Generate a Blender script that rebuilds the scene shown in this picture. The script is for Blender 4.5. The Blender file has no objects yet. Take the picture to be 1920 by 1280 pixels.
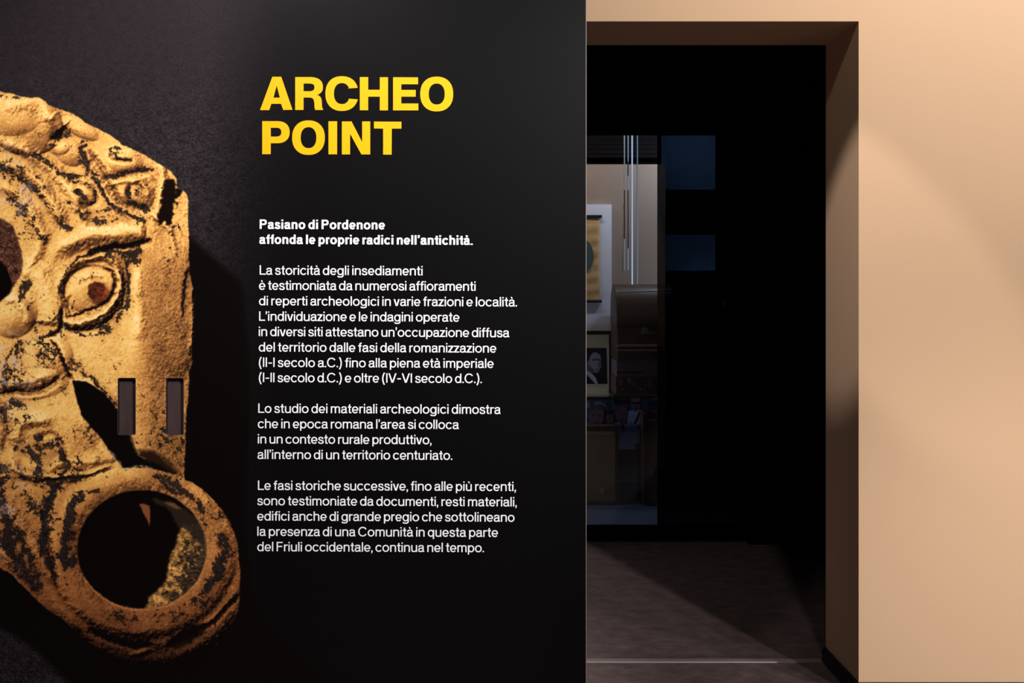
import bpy, bmesh, math, os
import numpy as np
from mathutils import Vector, Matrix
R = math.radians
C = bpy.context.scene.collection
scene = bpy.context.scene

# ================================================================ camera, world, lights, exposure
FPX = 28/36*1920                      # focal length in pixels of a 1920 wide frame
VX, VY = 918.0, 540.0                 # where lines running straight into the room meet
EYE = 1.40
cam_data = bpy.data.cameras.new('camera'); cam = bpy.data.objects.new('camera', cam_data); C.objects.link(cam)
cam.location = (0, 0, EYE); cam.rotation_euler = (R(90), 0, 0)
cam_data.lens = 28; cam_data.sensor_width = 36; cam_data.sensor_fit = 'HORIZONTAL'
cam_data.shift_x = (960-VX)/1920; cam_data.shift_y = -(640-VY)/1920
cam_data.clip_start = .05
scene.camera = cam
world = bpy.data.worlds.new('world'); scene.world = world; world.use_nodes = True
world.node_tree.nodes['Background'].inputs[0].default_value = (1.0, .82, .70, 1)
world.node_tree.nodes['Background'].inputs[1].default_value = .030
vs = scene.view_settings
vs.view_transform = 'Standard'; vs.look = 'None'; vs.exposure = 0; vs.gamma = 1; vs.use_curve_mapping = False

def aim(o, target):
    d = Vector(target)-o.location
    o.rotation_euler = d.to_track_quat('-Z', 'Y').to_euler()
def spot(name, loc, target, power, cone, blend, radius, colour=(1, 1, 1)):
    l = bpy.data.lights.new(name, 'SPOT'); l.energy = power; l.spot_size = R(cone); l.spot_blend = blend
    l.shadow_soft_size = radius; l.color = colour
    o = bpy.data.objects.new(name, l); C.objects.link(o); o.location = loc; aim(o, target); return o
def area(name, loc, target, power, sx, sy, colour=(1, 1, 1), spread=180):
    l = bpy.data.lights.new(name, 'AREA'); l.energy = power; l.shape = 'RECTANGLE'; l.size = sx; l.size_y = sy
    l.color = colour; l.spread = R(spread)
    o = bpy.data.objects.new(name, l); C.objects.link(o); o.location = loc; aim(o, target); return o
# ceiling track of the front room, plus two added wall fills
spot('panel_lamp', (1.57, .30, 3.30), (-1.45, 2.2, .35), 755, 60, .75, .08, (1, .985, .975))
spot('panel_sheen_lamp', (-.85, .90, 3.30), (-.70, 2.2, 2.0), 135, 60, .9, .12, (1, .92, .92))
spot('wall_wash_lamp', (2.75, -.60, 3.30), (1.75, 2.72, 2.70), 400, 76, .9, .10, (1, .97, .93))
spot('low_side_fill', (3.60, -1.0, .40), (1.9, 2.72, -.15), 475, 46, .9, .08, (1, .97, .94))  # added low fill off the track, brightens the lower cream wall
spot('high_wall_lamp', (2.35, 1.70, 3.25), (1.95, 2.72, 2.3), 48, 120, .9, .10, (1, .97, .93))
spot('lintel_fill', (.95, 1.55, 3.30), (.80, 2.72, 2.55), 26, 100, .9, .06, (1, .95, .90))  # added fill to brighten the wall above the opening
d_ = (math.cos(R(37))*math.cos(R(44.6)), math.sin(R(37))*math.cos(R(44.6)), -math.sin(R(44.6)))
spot('cross_lamp', (-.20, 1.60, 3.37), (-.20+d_[0], 1.60+d_[1], 3.37+d_[2]), 128, 14.6, .2, .06, (1, .95, .94))
# unseen fills added inside the display case
area('case_fill', (.42, 4.50, 2.42), (.42, 4.86, 1.5), 2.7, .8, .05, (1, .95, .92))
area('case_cool_fill', (1.30, 4.50, 2.42), (1.35, 4.98, 1.9), 6.5, .2, .05, (.60, .78, 1))
area('board_cool_fill', (1.39, 4.80, 1.28), (1.30, 4.98, 1.52), 2.0, .04, .04, (.60, .80, 1))  # added behind the pane, turned away, to light the lower navy board

area('case_low_fill', (-.25, 4.55, .62), (.75, 4.88, .62), 1.7, .2, .3, (.62, .74, 1))  # added out of view to lift the group print

# ================================================================ helpers
def at(px, py, Y):                    # the point of the plane at depth Y seen at a pixel of the 1920x1280 frame
    return Vector(((px-VX)*Y/FPX, Y, EYE-(py-VY)*Y/FPX))
def mat(name, colour, rough=.6, metal=0., spec=.5, noise=None, bump=None, emit=None):
    m = bpy.data.materials.new(name); m.use_nodes = True; nt = m.node_tree; b = nt.nodes['Principled BSDF']
    b.inputs['Base Color'].default_value = (*colour, 1); b.inputs['Roughness'].default_value = rough
    b.inputs['Metallic'].default_value = metal; b.inputs['Specular IOR Level'].default_value = spec
    if noise or bump:
        tc = nt.nodes.new('ShaderNodeTexCoord')
    if noise:                         # (scale, amount, stretch)
        mp = nt.nodes.new('ShaderNodeMapping'); mp.inputs['Scale'].default_value = noise[2] if len(noise) > 2 else (1, 1, 1)
        n = nt.nodes.new('ShaderNodeTexNoise'); n.inputs['Scale'].default_value = noise[0]; n.inputs['Detail'].default_value = 5
        r = nt.nodes.new('ShaderNodeMix'); r.data_type = 'RGBA'
        a = noise[1]
        r.inputs['A'].default_value = (*[c*(1-a) for c in colour], 1); r.inputs['B'].default_value = (*[min(1, c*(1+a)) for c in colour], 1)
        nt.links.new(tc.outputs['Object'], mp.inputs['Vector']); nt.links.new(mp.outputs[0], n.inputs['Vector'])
        nt.links.new(n.outputs['Fac'], r.inputs['Factor']); nt.links.new(r.outputs['Result'], b.inputs['Base Color'])
    if bump:                          # (scale, strength, distance)
        n2 = nt.nodes.new('ShaderNodeTexNoise'); n2.inputs['Scale'].default_value = bump[0]; n2.inputs['Detail'].default_value = 3
        bp = nt.nodes.new('ShaderNodeBump'); bp.inputs['Strength'].default_value = bump[1]; bp.inputs['Distance'].default_value = bump[2]
        nt.links.new(tc.outputs['Object'], n2.inputs['Vector']); nt.links.new(n2.outputs['Fac'], bp.inputs['Height'])
        nt.links.new(bp.outputs[0], b.inputs['Normal'])
    if emit:
        b.inputs['Emission Color'].default_value = (*emit[0], 1); b.inputs['Emission Strength'].default_value = emit[1]
    return m
def srgb(r, g, b):
    f = lambda c: c/12.92 if c <= .04045 else ((c+.055)/1.055)**2.4
    return tuple(f(v/255) for v in (r, g, b))

class MB:
    """collects shapes and links them as ONE mesh object"""
    def __init__(s): s.v = []; s.f = []; s.m = []
    def add(s, vs, fs, mi=0):
        k = len(s.v); s.v += [tuple(v) for v in vs]; s.f += [tuple(i+k for i in f) for f in fs]; s.m += [mi]*len(fs); return s
    def box(s, a, b, mi=0, mis=None):
        (x0, y0, z0), (x1, y1, z1) = a, b
        vs = [(x0,y0,z0),(x1,y0,z0),(x1,y1,z0),(x0,y1,z0),(x0,y0,z1),(x1,y0,z1),(x1,y1,z1),(x0,y1,z1)]
        fs = [(3,2,1,0),(4,5,6,7),(0,1,5,4),(2,3,7,6),(1,2,6,5),(3,0,4,7)]   # bottom top front back right left
        s.add(vs, fs, mi)
        if mis: s.m[-6:] = mis
        return s
    def prism(s, pts, y0, y1, mi=0):   # outline in (x, z), pushed from y0 (front) to y1
        n = len(pts); vs = [(x, y0, z) for x, z in pts]+[(x, y1, z) for x, z in pts]
        fs = [tuple(range(n)), tuple(range(2*n-1, n-1, -1))]+[(i+n, (i+1) % n+n, (i+1) % n, i) for i in range(n)]
        return s.add(vs, fs, mi)
    def cyl(s, a, b, r, n=12, r2=None, mi=0):
        a, b = Vector(a), Vector(b); d = (b-a).normalized(); u = d.orthogonal().normalized(); w = d.cross(u); r2 = r if r2 is None else r2
        vs = [a+(u*math.cos(t)+w*math.sin(t))*r for t in [2*math.pi*i/n for i in range(n)]]+[b+(u*math.cos(t)+w*math.sin(t))*r2 for t in [2*math.pi*i/n for i in range(n)]]
        fs = [tuple(range(n-1, -1, -1)), tuple(range(n, 2*n))]+[(i, (i+1) % n, (i+1) % n+n, i+n) for i in range(n)]
        return s.add(vs, fs, mi)
    def ball(s, c, r, n=8, sc=(1, 1, 1)):
        vs = []; fs = []
        for i in range(n+1):
            for j in range(2*n):
                t = math.pi*i/n; p = math.pi*j/n
                vs.append((c[0]+r*sc[0]*math.sin(t)*math.cos(p), c[1]+r*sc[1]*math.sin(t)*math.sin(p), c[2]+r*sc[2]*math.cos(t)))
        for i in range(n):
            for j in range(2*n): fs.append((i*2*n+j, (i+1)*2*n+j, (i+1)*2*n+(j+1) % (2*n), i*2*n+(j+1) % (2*n)))
        return s.add(vs, fs)
    def build(s, name, mats, parent=None, bevel=0, smooth=False, seg=2):
        me = bpy.data.meshes.new(name); me.from_pydata(s.v, [], s.f)
        for m in (mats if isinstance(mats, (list, tuple)) else [mats]): me.materials.append(m)
        for p, mi in zip(me.polygons, s.m): p.material_index = mi
        bm = bmesh.new(); bm.from_mesh(me); bmesh.ops.recalc_face_normals(bm, faces=bm.faces)
        bm.to_mesh(me); bm.free()
        if smooth: me.polygons.foreach_set('use_smooth', [True]*len(me.polygons))
        me.update()
        o = bpy.data.objects.new(name, me); C.objects.link(o)
        if parent: o.parent = parent; o.matrix_parent_inverse = parent.matrix_world.inverted() if False else Matrix.Translation(-parent.location)
        if bevel:
            b = o.modifiers.new('bevel', 'BEVEL'); b.width = bevel; b.segments = seg; b.limit_method = 'ANGLE'
        return o
def tag(o, label=None, cat=None, group=None, kind=None):
    if label: o['label'] = label
    if cat: o['category'] = cat
    if group: o['group'] = group
    if kind: o['kind'] = kind
    return o
def thing(name, loc, label, cat, group=None):
    o = bpy.data.objects.new(name, None); C.objects.link(o); o.location = loc; o.empty_display_size = .05
    return tag(o, label, cat, group)
def struct(o, label=None, cat=None): return tag(o, label, cat, kind='structure')
def rounded(x0, z0, x1, z1, r, n=6):
    out = []
    for cx, cz, a in ((x1-r, z1-r, 0), (x0+r, z1-r, 90), (x0+r, z0+r, 180), (x1-r, z0+r, 270)):
        for i in range(n+1):
            t = R(a+90*i/n); out.append((cx+r*math.cos(t), cz+r*math.sin(t)))
    return out

# ================================================================ the room
YW, YJ = 2.72, 2.986                  # front and back face of the cream wall
YG = 4.35                             # glass of the display case
JX = (1610-VX)*YW/FPX                 # right reveal of the opening
LZ = EYE+(VY-40)*YW/FPX               # underside of the lintel
cream = mat('cream_wall_paint', srgb(226, 186, 150), .75, 0, .25, (3.0, .018), (150, .10, .002))
black = mat('black_paint', (.0012, .0011, .0012), .9, 0, .02)
def floor_mat():
    m = mat('dark_stone_tiles', (.05, .04, .038), .55, 0, .35); nt = m.node_tree; b = nt.nodes['Principled BSDF']
    tc = nt.nodes.new('ShaderNodeTexCoord'); mp = nt.nodes.new('ShaderNodeMapping'); mp.inputs['Location'].default_value = (-.785, -2.995, 0)
    br = nt.nodes.new('ShaderNodeTexBrick'); br.offset = .5; br.inputs['Scale'].default_value = 1; br.inputs['Brick Width'].default_value = 1.2
    br.inputs['Row Height'].default_value = .3; br.inputs['Mortar Size'].default_value = .0014; br.inputs['Mortar Smooth'].default_value = .1; br.inputs['Bias'].default_value = 0
    mp2 = nt.nodes.new('ShaderNodeMapping'); mp2.inputs['Scale'].default_value = (9, 15, 9)
    n = nt.nodes.new('ShaderNodeTexNoise'); n.inputs['Scale'].default_value = 1.4; n.inputs['Detail'].default_value = 8; n.inputs['Roughness'].default_value = .68
    cr = nt.nodes.new('ShaderNodeValToRGB'); e = cr.color_ramp.elements
    e[0].position = .3; e[0].color = (*[c*.62 for c in (.200, .138, .134)], 1); e[1].position = .72; e[1].color = (*[c*1.35 for c in (.200, .138, .134)], 1)
    mx = nt.nodes.new('ShaderNodeMix'); mx.data_type = 'RGBA'; mx.inputs['B'].default_value = (.20, .16, .15, 1)
    L = nt.links.new
    L(tc.outputs['Object'], mp.inputs['Vector']); L(mp.outputs[0], br.inputs['Vector']); L(tc.outputs['Object'], mp2.inputs['Vector']); L(mp2.outputs[0], n.inputs['Vector'])
    L(n.outputs['Fac'], cr.inputs[0]); L(cr.outputs[0], mx.inputs['A']); L(br.outputs['Fac'], mx.inputs['Factor']); L(mx.outputs['Result'], b.inputs['Base Color'])
    bp = nt.nodes.new('ShaderNodeBump'); bp.inputs['Strength'].default_value = .12; bp.inputs['Distance'].default_value = .003
    L(n.outputs['Fac'], bp.inputs['Height']); L(bp.outputs[0], b.inputs['Normal'])
    return m
struct(MB().box((-3, -1.5, -.1), (4, 6.2, 0)).build('floor', floor_mat()), 'dark grey stone tile floor running through the opening', 'floor')
OL = -.45                             # left reveal, hidden behind the printed panel
w = MB()                              # wall with the opening: two piers and a lintel; the far side is painted black
f6 = [0, 0, 0, 1, 0, 0]
w.box((JX, YW, 0), (4, YJ, 3.4), 0, f6); w.box((-3, YW, 0), (OL, YJ, 3.4), 0, f6); w.box((OL, YW, LZ), (JX, YJ, 3.4), 0, f6)
struct(w.build('wall_back', [cream, black]), 'cream painted wall with a deep rectangular opening', 'wall')
struct(MB().box((-3, -1.5, 3.4), (4, YJ, 3.5)).build('ceiling', black), 'black ceiling of the front room', 'ceiling')
# black room beyond the opening
struct(MB().box((-1.62, YJ, 0), (-1.5, 5.4, 3.0)).build('wall_left', black), 'black side wall of the dark room', 'wall')
struct(MB().box((2.3, YJ, 0), (2.42, 5.4, 3.0)).build('wall_right', black), 'black right wall of the dark room beyond the opening', 'wall')
struct(MB().box((-1.62, 5.4, 0), (2.42, 5.5, 3.0)).build('wall_rear', black), 'black rear wall of the dark room', 'wall')
struct(MB().box((-1.62, YJ, 3.0), (2.42, 5.5, 3.1)).build('ceiling_dark_room', black), 'black ceiling of the dark room', 'ceiling')
skirt = mat('black_skirting', (.012, .008, .007), .45, 0, .35)
sk = MB(); sk.box((JX-.014, YW-.014, 0), (JX, YJ, .046)); sk.box((JX-.010, YW-.014, .046), (JX, YJ, .055))
struct(sk.build('baseboard_reveal', skirt), 'black skirting along the right side of the opening', 'baseboard')
struct(MB().box((JX, YW-.014, 0), (4, YW, .055)).build('baseboard_right', skirt), 'black skirting under the cream wall', 'baseboard')
steel = mat('brushed_threshold_metal', (.40, .32, .31), .5, .15, .5)
struct(MB().box((OL, 2.978, -.002), (JX-.014, 3.004, .004)).build('trim_1', steel, bevel=.0015), 'pale metal threshold strip across the floor of the opening', 'trim')

# ================================================================ the printed sliding panels
# ---------------------------------------------------------------- printed picture
PX0, PX1, PY0, PY1 = -120, 640, -130, 1370      # extent of the print in its own millimetre-like units
def paint_print():
    rs = np.random.RandomState(7)
    W, H = PX1-PX0, PY1-PY0
    YY, XX = np.mgrid[PY0:PY1, PX0:PX1].astype(np.float32)
    def lin(c):
        c = np.asarray(c, np.float32)/255.
        return np.where(c <= .04045, c/12.92, ((c+.055)/1.055)**2.4)
    def noise(scale, sy=None, seed=0):
        sy = sy or scale
        r = np.random.RandomState(seed)
        gh, gw = int(H/sy)+3, int(W/scale)+3
        g = r.rand(gh, gw).astype(np.float32)
        y = np.arange(H)/sy; x = np.arange(W)/scale
        yi = y.astype(int); xi = x.astype(int)
        fy = (y-yi).astype(np.float32); fx = (x-xi).astype(np.float32)
        fy = fy*fy*(3-2*fy); fx = fx*fx*(3-2*fx)
        a = g[yi][:, xi]; b = g[yi][:, xi+1]; c = g[yi+1][:, xi]; d = g[yi+1][:, xi+1]
        fx = fx[None]; fy = fy[:, None]
        return (a*(1-fx)+b*fx)*(1-fy)+(c*(1-fx)+d*fx)*fy
    lattice = noise
    def noise(scale, sy=None, seed=0):           # fine grain without a lattice
        if max(scale, sy or 0) > 9: return lattice(scale, sy, seed)
        a = np.random.RandomState(seed+500).randn(H, W).astype(np.float32)
        a = blur2(a, scale*.36, (sy or scale)*.36); a /= a.std()+1e-6
        return .5+.5*np.tanh(a*.85)
    def blur2(a, rx, ry):
        for ax, r in ((0, ry), (1, rx)):
            if r < .3: continue
            m = int(3*r)+1; k = np.exp(-.5*(np.arange(-m, m+1)/r)**2); k /= k.sum()
            o = np.zeros_like(a)
            for i, w in zip(range(-m, m+1), k): o += np.float32(w)*np.roll(a, i, ax)
            a = o
        return a
    def fbm(scale, n=3, seed=0):
        s = 0; a = 1; t = 0
        for i in range(n):
            s = s+a*noise(max(scale/2**i, 1.01), None, seed*17+i); t += a; a *= .6
        return s/t
    def blur(a, r):
        if r < .5: return a
        k = np.exp(-.5*(np.arange(-int(3*r)-1, int(3*r)+2)/r)**2).astype(np.float32); k /= k.sum()
        n = len(k)//2
        p = np.pad(a, ((n, n), (0, 0)), 'edge'); o = np.zeros_like(a)
        for i, w in enumerate(k): o += w*p[i:i+H]
        p = np.pad(o, ((0, 0), (n, n)), 'edge'); q = np.zeros_like(a)
        for i, w in enumerate(k): q += w*p[:, i:i+W]
        return q
    def spline(pts, n=7, closed=False):
        P = np.array(pts, float)
        if len(P) < 3: return P
        if closed: Q = np.vstack([P[-1], P, P[0], P[1]])
        else: Q = np.vstack([2*P[0]-P[1], P, 2*P[-1]-P[-2]])
        out = []
        for i in range(1, len(Q)-2):
            a, b, c, d = Q[i-1], Q[i], Q[i+1], Q[i+2]
            for t in np.arange(n)/n:
                out.append(.5*((2*b)+(c-a)*t+(2*a-5*b+4*c-d)*t*t+(3*b-a-3*c+d)*t**3))
        if not closed: out.append(P[-1])
        return np.array(out)
    def poly(pts, soft=.7, smooth=True, jag=0, seed=1):
        P = spline(pts, 6, True) if smooth else np.array(pts, float)
        m = np.zeros((H, W), bool)
        X = XX; Y = YY
        if jag:
            X = XX+(noise(5, None, seed)-.5)*jag+(noise(13, None, seed+1)-.5)*jag*1.5
            Y = YY+(noise(5, None, seed+2)-.5)*jag+(noise(13, None, seed+3)-.5)*jag*1.5
        x0 = max(int(P[:, 0].min()-jag*2-2)-PX0, 0); x1 = min(int(P[:, 0].max()+jag*2+3)-PX0, W)
        y0 = max(int(P[:, 1].min()-jag*2-2)-PY0, 0); y1 = min(int(P[:, 1].max()+jag*2+3)-PY0, H)
        if x1 <= x0 or y1 <= y0: return m.astype(np.float32)
        xs = X[y0:y1, x0:x1]; ys = Y[y0:y1, x0:x1]; mm = m[y0:y1, x0:x1]
        for i in range(len(P)):
            (ax, ay), (bx, by) = P[i], P[(i+1) % len(P)]
            if ay == by: continue
            c = ((ay > ys) != (by > ys)) & (xs < (bx-ax)*(ys-ay)/(by-ay)+ax)
            mm ^= c
        return blur(m.astype(np.float32), soft)
    def dist(pts, R, smooth=True):
        """distance to a polyline and the signed side, inside a box of reach R"""
        P = spline(pts) if smooth else np.array(pts, float)
        x0 = max(int(P[:, 0].min()-R)-PX0, 0); x1 = min(int(P[:, 0].max()+R+1)-PX0, W)
        y0 = max(int(P[:, 1].min()-R)-PY0, 0); y1 = min(int(P[:, 1].max()+R+1)-PY0, H)
        if x1 <= x0 or y1 <= y0: return None
        xs = XX[y0:y1, x0:x1]+JX_[y0:y1, x0:x1]; ys = YY[y0:y1, x0:x1]+JY_[y0:y1, x0:x1]
        D = np.full(xs.shape, 1e9, np.float32); S = np.zeros(xs.shape, np.float32); T = np.zeros(xs.shape, np.float32)
        n = len(P)-1
        for i in range(n):
            a, b = P[i], P[i+1]; d = b-a; L = d@d+1e-9
            t = np.clip(((xs-a[0])*d[0]+(ys-a[1])*d[1])/L, 0, 1)
            dx = xs-a[0]-t*d[0]; dy = ys-a[1]-t*d[1]
            q = dx*dx+dy*dy; u = q < D
            D = np.where(u, q, D); S = np.where(u, np.sign(d[0]*dy-d[1]*dx), S); T = np.where(u, (i+t)/n, T)
        return (slice(y0, y1), slice(x0, x1)), np.sqrt(D), S, T
    JX_ = (noise(5, 5, 401)-.5)*2.4+(lattice(14, 14, 402)-.5)*3.2; JY_ = (noise(5, 5, 403)-.5)*2.4+(lattice(14, 14, 404)-.5)*3.2
    sm = lambda a, b, x: (lambda t: t*t*(3-2*t))(np.clip((x-a)/(b-a), 0, 1))

    NZ = noise(6, 6, 405)
    Hh = np.zeros((H, W), np.float32)           # relief of the object that was photographed
    Tn = np.zeros((H, W), np.float32)           # tone corrections
    PAT = np.zeros((H, W), np.float32)          # black glaze left in the grooves
    def ridge(pts, w, h):                       # h<0: groove
        r = dist(pts, w*3)
        if r: 
            taper = np.clip(np.minimum(r[3], 1-r[3])*6+.35, 0, 1)
            Hh[r[0]] += h*taper*np.exp(-(r[1]/w)**2)
    def step(pts, w, h):                        # a ledge: right of the path is lower
        r = dist(pts, w*3)
        if r: Hh[r[0]] += h*r[2]*-np.exp(-(r[1]/w)**1)*.5
    def bump(x, y, rx, ry, h, ang=0, p=1.):
        c, s = np.cos(np.radians(ang)), np.sin(np.radians(ang))
        u = ((XX-x)*c+(YY-y)*s)/rx; v = (-(XX-x)*s+(YY-y)*c)/ry
        q = u*u+v*v
        Hh[:] += h*np.where(q < 1, np.maximum(1-q, 0)**p, 0)
    def tone(pts, w, a):
        r = dist(pts, w*3)
        if r:
            tp = np.clip(np.minimum(r[3], 1-r[3])*5+.25, 0, 1)
            Tn[r[0]] += a*tp*(.55+.75*NZ[r[0]])*np.exp(-(r[1]/w)**2)
    def blob(x, y, rx, ry, a, ang=0):
        c, s = np.cos(np.radians(ang)), np.sin(np.radians(ang))
        u = ((XX-x)*c+(YY-y)*s)/rx; v = (-(XX-x)*s+(YY-y)*c)/ry
        Tn[:] += a*np.exp(-(u*u+v*v))
    def glaze(pts, w, a=1.):
        r = dist(pts, w*3)
        if r: PAT[r[0]] = np.maximum(PAT[r[0]], a*np.exp(-(r[1]/w)**2))
    def glaze_blob(x, y, rx, ry, a=1., ang=0):
        c, s = np.cos(np.radians(ang)), np.sin(np.radians(ang))
        u = ((XX-x)*c+(YY-y)*s)/rx; v = (-(XX-x)*s+(YY-y)*c)/ry
        PAT[:] = np.maximum(PAT, a*np.exp(-(u*u+v*v)))

    # ---- outlines
    HEAD = [(-140,150),(-60,160),(0,171),(50,182),(72,183),(87,192),(96,199),(112,205),(140,216),(162,231),(190,244),(207,254),(225,266),
            (230,272),(260,285),(287,300),(295,306),(315,317),(330,335),(332,349),(342,356),(350,365),(353,380),(352,410),(354,445),(355,505),(360,530),
            (365,560),(364,605),(361,655),(359,685),(355,700),(353,742),(350,775),(347,815),(347,855),(346,897),(362,905),(390,927),(415,955),
            (435,987),(446,1022),(447,1047),(450,1075),(449,1110),(448,1135),(441,1160),(425,1190),(400,1217),(375,1235),(337,1250),(300,1257),
            (250,1254),(220,1242),(195,1220),(162,1200),(125,1167),(87,1140),(62,1117),(37,1092),(15,1072),(0,1065),(-60,1010),(-140,950)]
    head = poly(HEAD, .8, True, 1.2, 3)
    # ---- relief, from the top of the head downwards
    bump(45,230,75,60,26,20,.8); bump(20,215,60,40,10)
    ridge([(0,200),(40,190),(75,190),(88,205),(92,230)],16,12)
    ridge([(95,215),(112,228),(120,238)],14,9)
    ridge([(0,268),(30,276),(60,292),(90,310),(115,335),(135,365),(150,400),(160,425)],11,13)      # curl
    ridge([(0,300),(40,318),(75,345),(100,385),(118,420)],12,13)
    ridge([(0,345),(30,362),(55,390),(70,420),(75,450)],12,11)
    bump(130,285,32,24,12,40); bump(150,240,40,16,8,30); bump(110,275,22,16,8)
    ridge([(150,290),(170,315),(190,345),(205,370),(225,395),(255,412)],6,8)
    ridge([(170,285),(185,305),(200,330),(212,352),(230,378),(262,398)],5,-9)
    bump(232,298,38,28,12,25); bump(258,355,42,38,14,25); ridge([(200,332),(240,326),(285,318)],6,-8)
    ridge([(198,345),(240,338),(280,332)],6,6)
    ridge([(205,285),(212,298),(225,302),(245,300)],4,-7); ridge([(245,350),(240,365),(245,380),(262,388),(276,390)],6,-8)
    ridge([(247,340),(262,338),(275,352),(280,370)],5,6); bump(152,362,30,26,9,40)
    ridge([(135,340),(160,345),(178,360),(180,378),(165,384)],4,-6); bump(149,360,10,6,-8,30)
    ridge([(145,395),(150,408),(170,420),(225,418)],6,-7)
    ridge([(298,300),(306,330),(300,370),(292,410)],7,8)
    # brow
    ridge([(105,470),(140,450),(175,440),(215,438),(255,436),(276,436)],17,20); ridge([(160,425),(200,420),(262,425)],8,6)
    ridge([(162,480),(180,471),(212,463),(250,461),(282,452)],4.5,-16)
    # socket and eye
    bump(172,548,62,52,-9,-8,.7)
    bump(174,545,52,44,22,-10,.85)
    ridge([(118,590),(112,545),(122,515),(145,492),(175,480),(205,484),(222,500)],7,14)
    ridge([(122,604),(145,607),(165,601),(200,583),(221,556),(226,528),(217,506)],6,14)
    ridge([(133,594),(152,588),(177,579),(203,562),(216,538),(211,511),(195,505)],3.0,-8)
    ridge([(133,590),(128,572),(134,550)],2.5,-3)
    ridge([(124,618),(150,620),(178,616),(206,600),(229,575),(236,540),(231,505)],5,-9)
    bump(183,548,22,22,4); ridge([(148,532),(172,522),(196,524)],3,-3)
    # nose root and cheek
    ridge([(60,500),(80,530),(92,560),(100,590),(100,612)],26,16)
    ridge([(117,575),(115,605),(110,622),(92,628)],3.5,-15)
    ridge([(42,520),(60,490),(75,460),(90,430)],10,8)
    bump(25,585,46,50,20,20); ridge([(0,560),(30,560),(50,585),(55,612)],9,8)
    bump(90,670,48,48,16,30); ridge([(60,640),(90,660),(112,690),(128,708)],10,7)
    ridge([(97,637),(112,662),(124,690),(137,713)],3,-8)
    bump(60,720,70,30,13,-5); ridge([(0,738),(30,735),(60,736),(95,722),(112,705)],6,-10); ridge([(0,722),(40,716),(85,708)],9,8)
    bump(300,585,75,150,10,0,.8); ridge([(262,500),(255,540),(262,590),(258,640)],12,6)
    ridge([(285,400),(318,432),(328,470)],4,5); ridge([(354,505),(348,545),(346,600)],4,-5); ridge([(359,535),(360,600),(356,660)],4,5)
    ridge([(140,715),(170,720),(195,738),(218,762)],7,8)
    # lower jaw
    bump(95,800,95,70,12,15); ridge([(28,830),(35,800),(60,788),(95,785)],10,9); ridge([(20,860),(40,885),(90,895),(150,892),(205,880)],7,9)
    ridge([(60,872),(95,880),(150,868),(190,858)],12,9); ridge([(70,902),(130,896),(180,888),(212,876)],3,-9)
    ridge([(5,760),(15,800),(10,850)],9,-9); ridge([(70,820),(100,815),(118,838),(125,870),(100,885)],5,-4); bump(112,868,14,10,7,45)
    ridge([(150,780),(185,830),(215,868)],12,6)
    ridge([(20,960),(50,1000),(80,1050),(100,1095)],12,8); ridge([(0,1030),(40,1070),(80,1105)],9,7); ridge([(78,950),(88,1000),(98,1050),(103,1085)],5,-10)
    ridge([(112,905),(92,950),(84,990)],6,-6)
    # ring
    cx, cy = 266, 1030
    ang = np.arctan2(YY-cy, XX-cx)
    def ring(r): return [(cx+r*1.03*np.cos(a), cy+r*.955*np.sin(a)) for a in np.linspace(0, 2*np.pi, 49)]
    ridge(ring(143),32,17); ridge(ring(176),9,-5)
    ridge([(110,1120),(160,1165),(215,1192),(270,1200),(330,1195),(390,1165),(432,1115)],26,12)
    ridge([(172,1183),(210,1198),(250,1210),(282,1209)],6,-14); ridge([(322,1208),(350,1196),(375,1180)],8,-20); ridge([(375,1180),(400,1165),(425,1140),(447,1118)],4,-9)
    bump(262,1222,22,9,8,-15); ridge([(160,1195),(200,1222),(260,1238),(330,1232),(400,1195),(438,1150)],14,9)

    # ---- tone
    mic = (noise(2.2, 2.6, 201)-.5)*1.15+(noise(4.5, 5, 202)-.5)*1.5+(lattice(13, 15, 203)-.5)*2.6+(lattice(34, 38, 204)-.5)*5
    rad = np.hypot((XX-266)/1.03, (YY-1030)/.955)
    mic *= .36+.30*sm(235,300,XX)*(1-sm(860,900,YY))+.50*sm(1150,1205,YY)-.16*sm(185,170,rad)*sm(105,115,rad)*(1-sm(1120,1170,YY))
    Hs = Hh*1.30; Hh = Hs+mic
    gx = blur(np.gradient(Hh, axis=1), .6); gy = blur(np.gradient(Hh, axis=0), .6)
    n = fbm(60, 4, 3); n2 = fbm(9, 3, 5); n3 = rs.rand(H, W).astype(np.float32); n4 = noise(2.2, 2.2, 9)
    gr = blur(rs.rand(H, W).astype(np.float32), .8); gr = (gr-gr.mean())/gr.std()
    st = noise(2.0, 7, 13)
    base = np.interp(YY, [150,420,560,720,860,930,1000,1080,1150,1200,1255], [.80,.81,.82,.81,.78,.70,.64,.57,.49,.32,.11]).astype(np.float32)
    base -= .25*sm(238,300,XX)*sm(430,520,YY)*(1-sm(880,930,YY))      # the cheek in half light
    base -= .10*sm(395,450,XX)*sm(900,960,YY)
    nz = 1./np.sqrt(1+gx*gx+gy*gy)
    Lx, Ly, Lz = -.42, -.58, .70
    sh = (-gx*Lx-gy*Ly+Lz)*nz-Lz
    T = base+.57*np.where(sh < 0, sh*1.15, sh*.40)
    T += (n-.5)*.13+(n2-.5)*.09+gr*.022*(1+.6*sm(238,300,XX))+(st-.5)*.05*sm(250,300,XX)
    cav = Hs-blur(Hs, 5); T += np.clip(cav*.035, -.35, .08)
    # hand placed tones
    blob(258,520,9,26,.13); blob(256,600,14,45,.13); blob(305,560,30,60,-.02); blob(300,660,40,40,-.05); blob(330,700,16,22,-.14)
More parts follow.
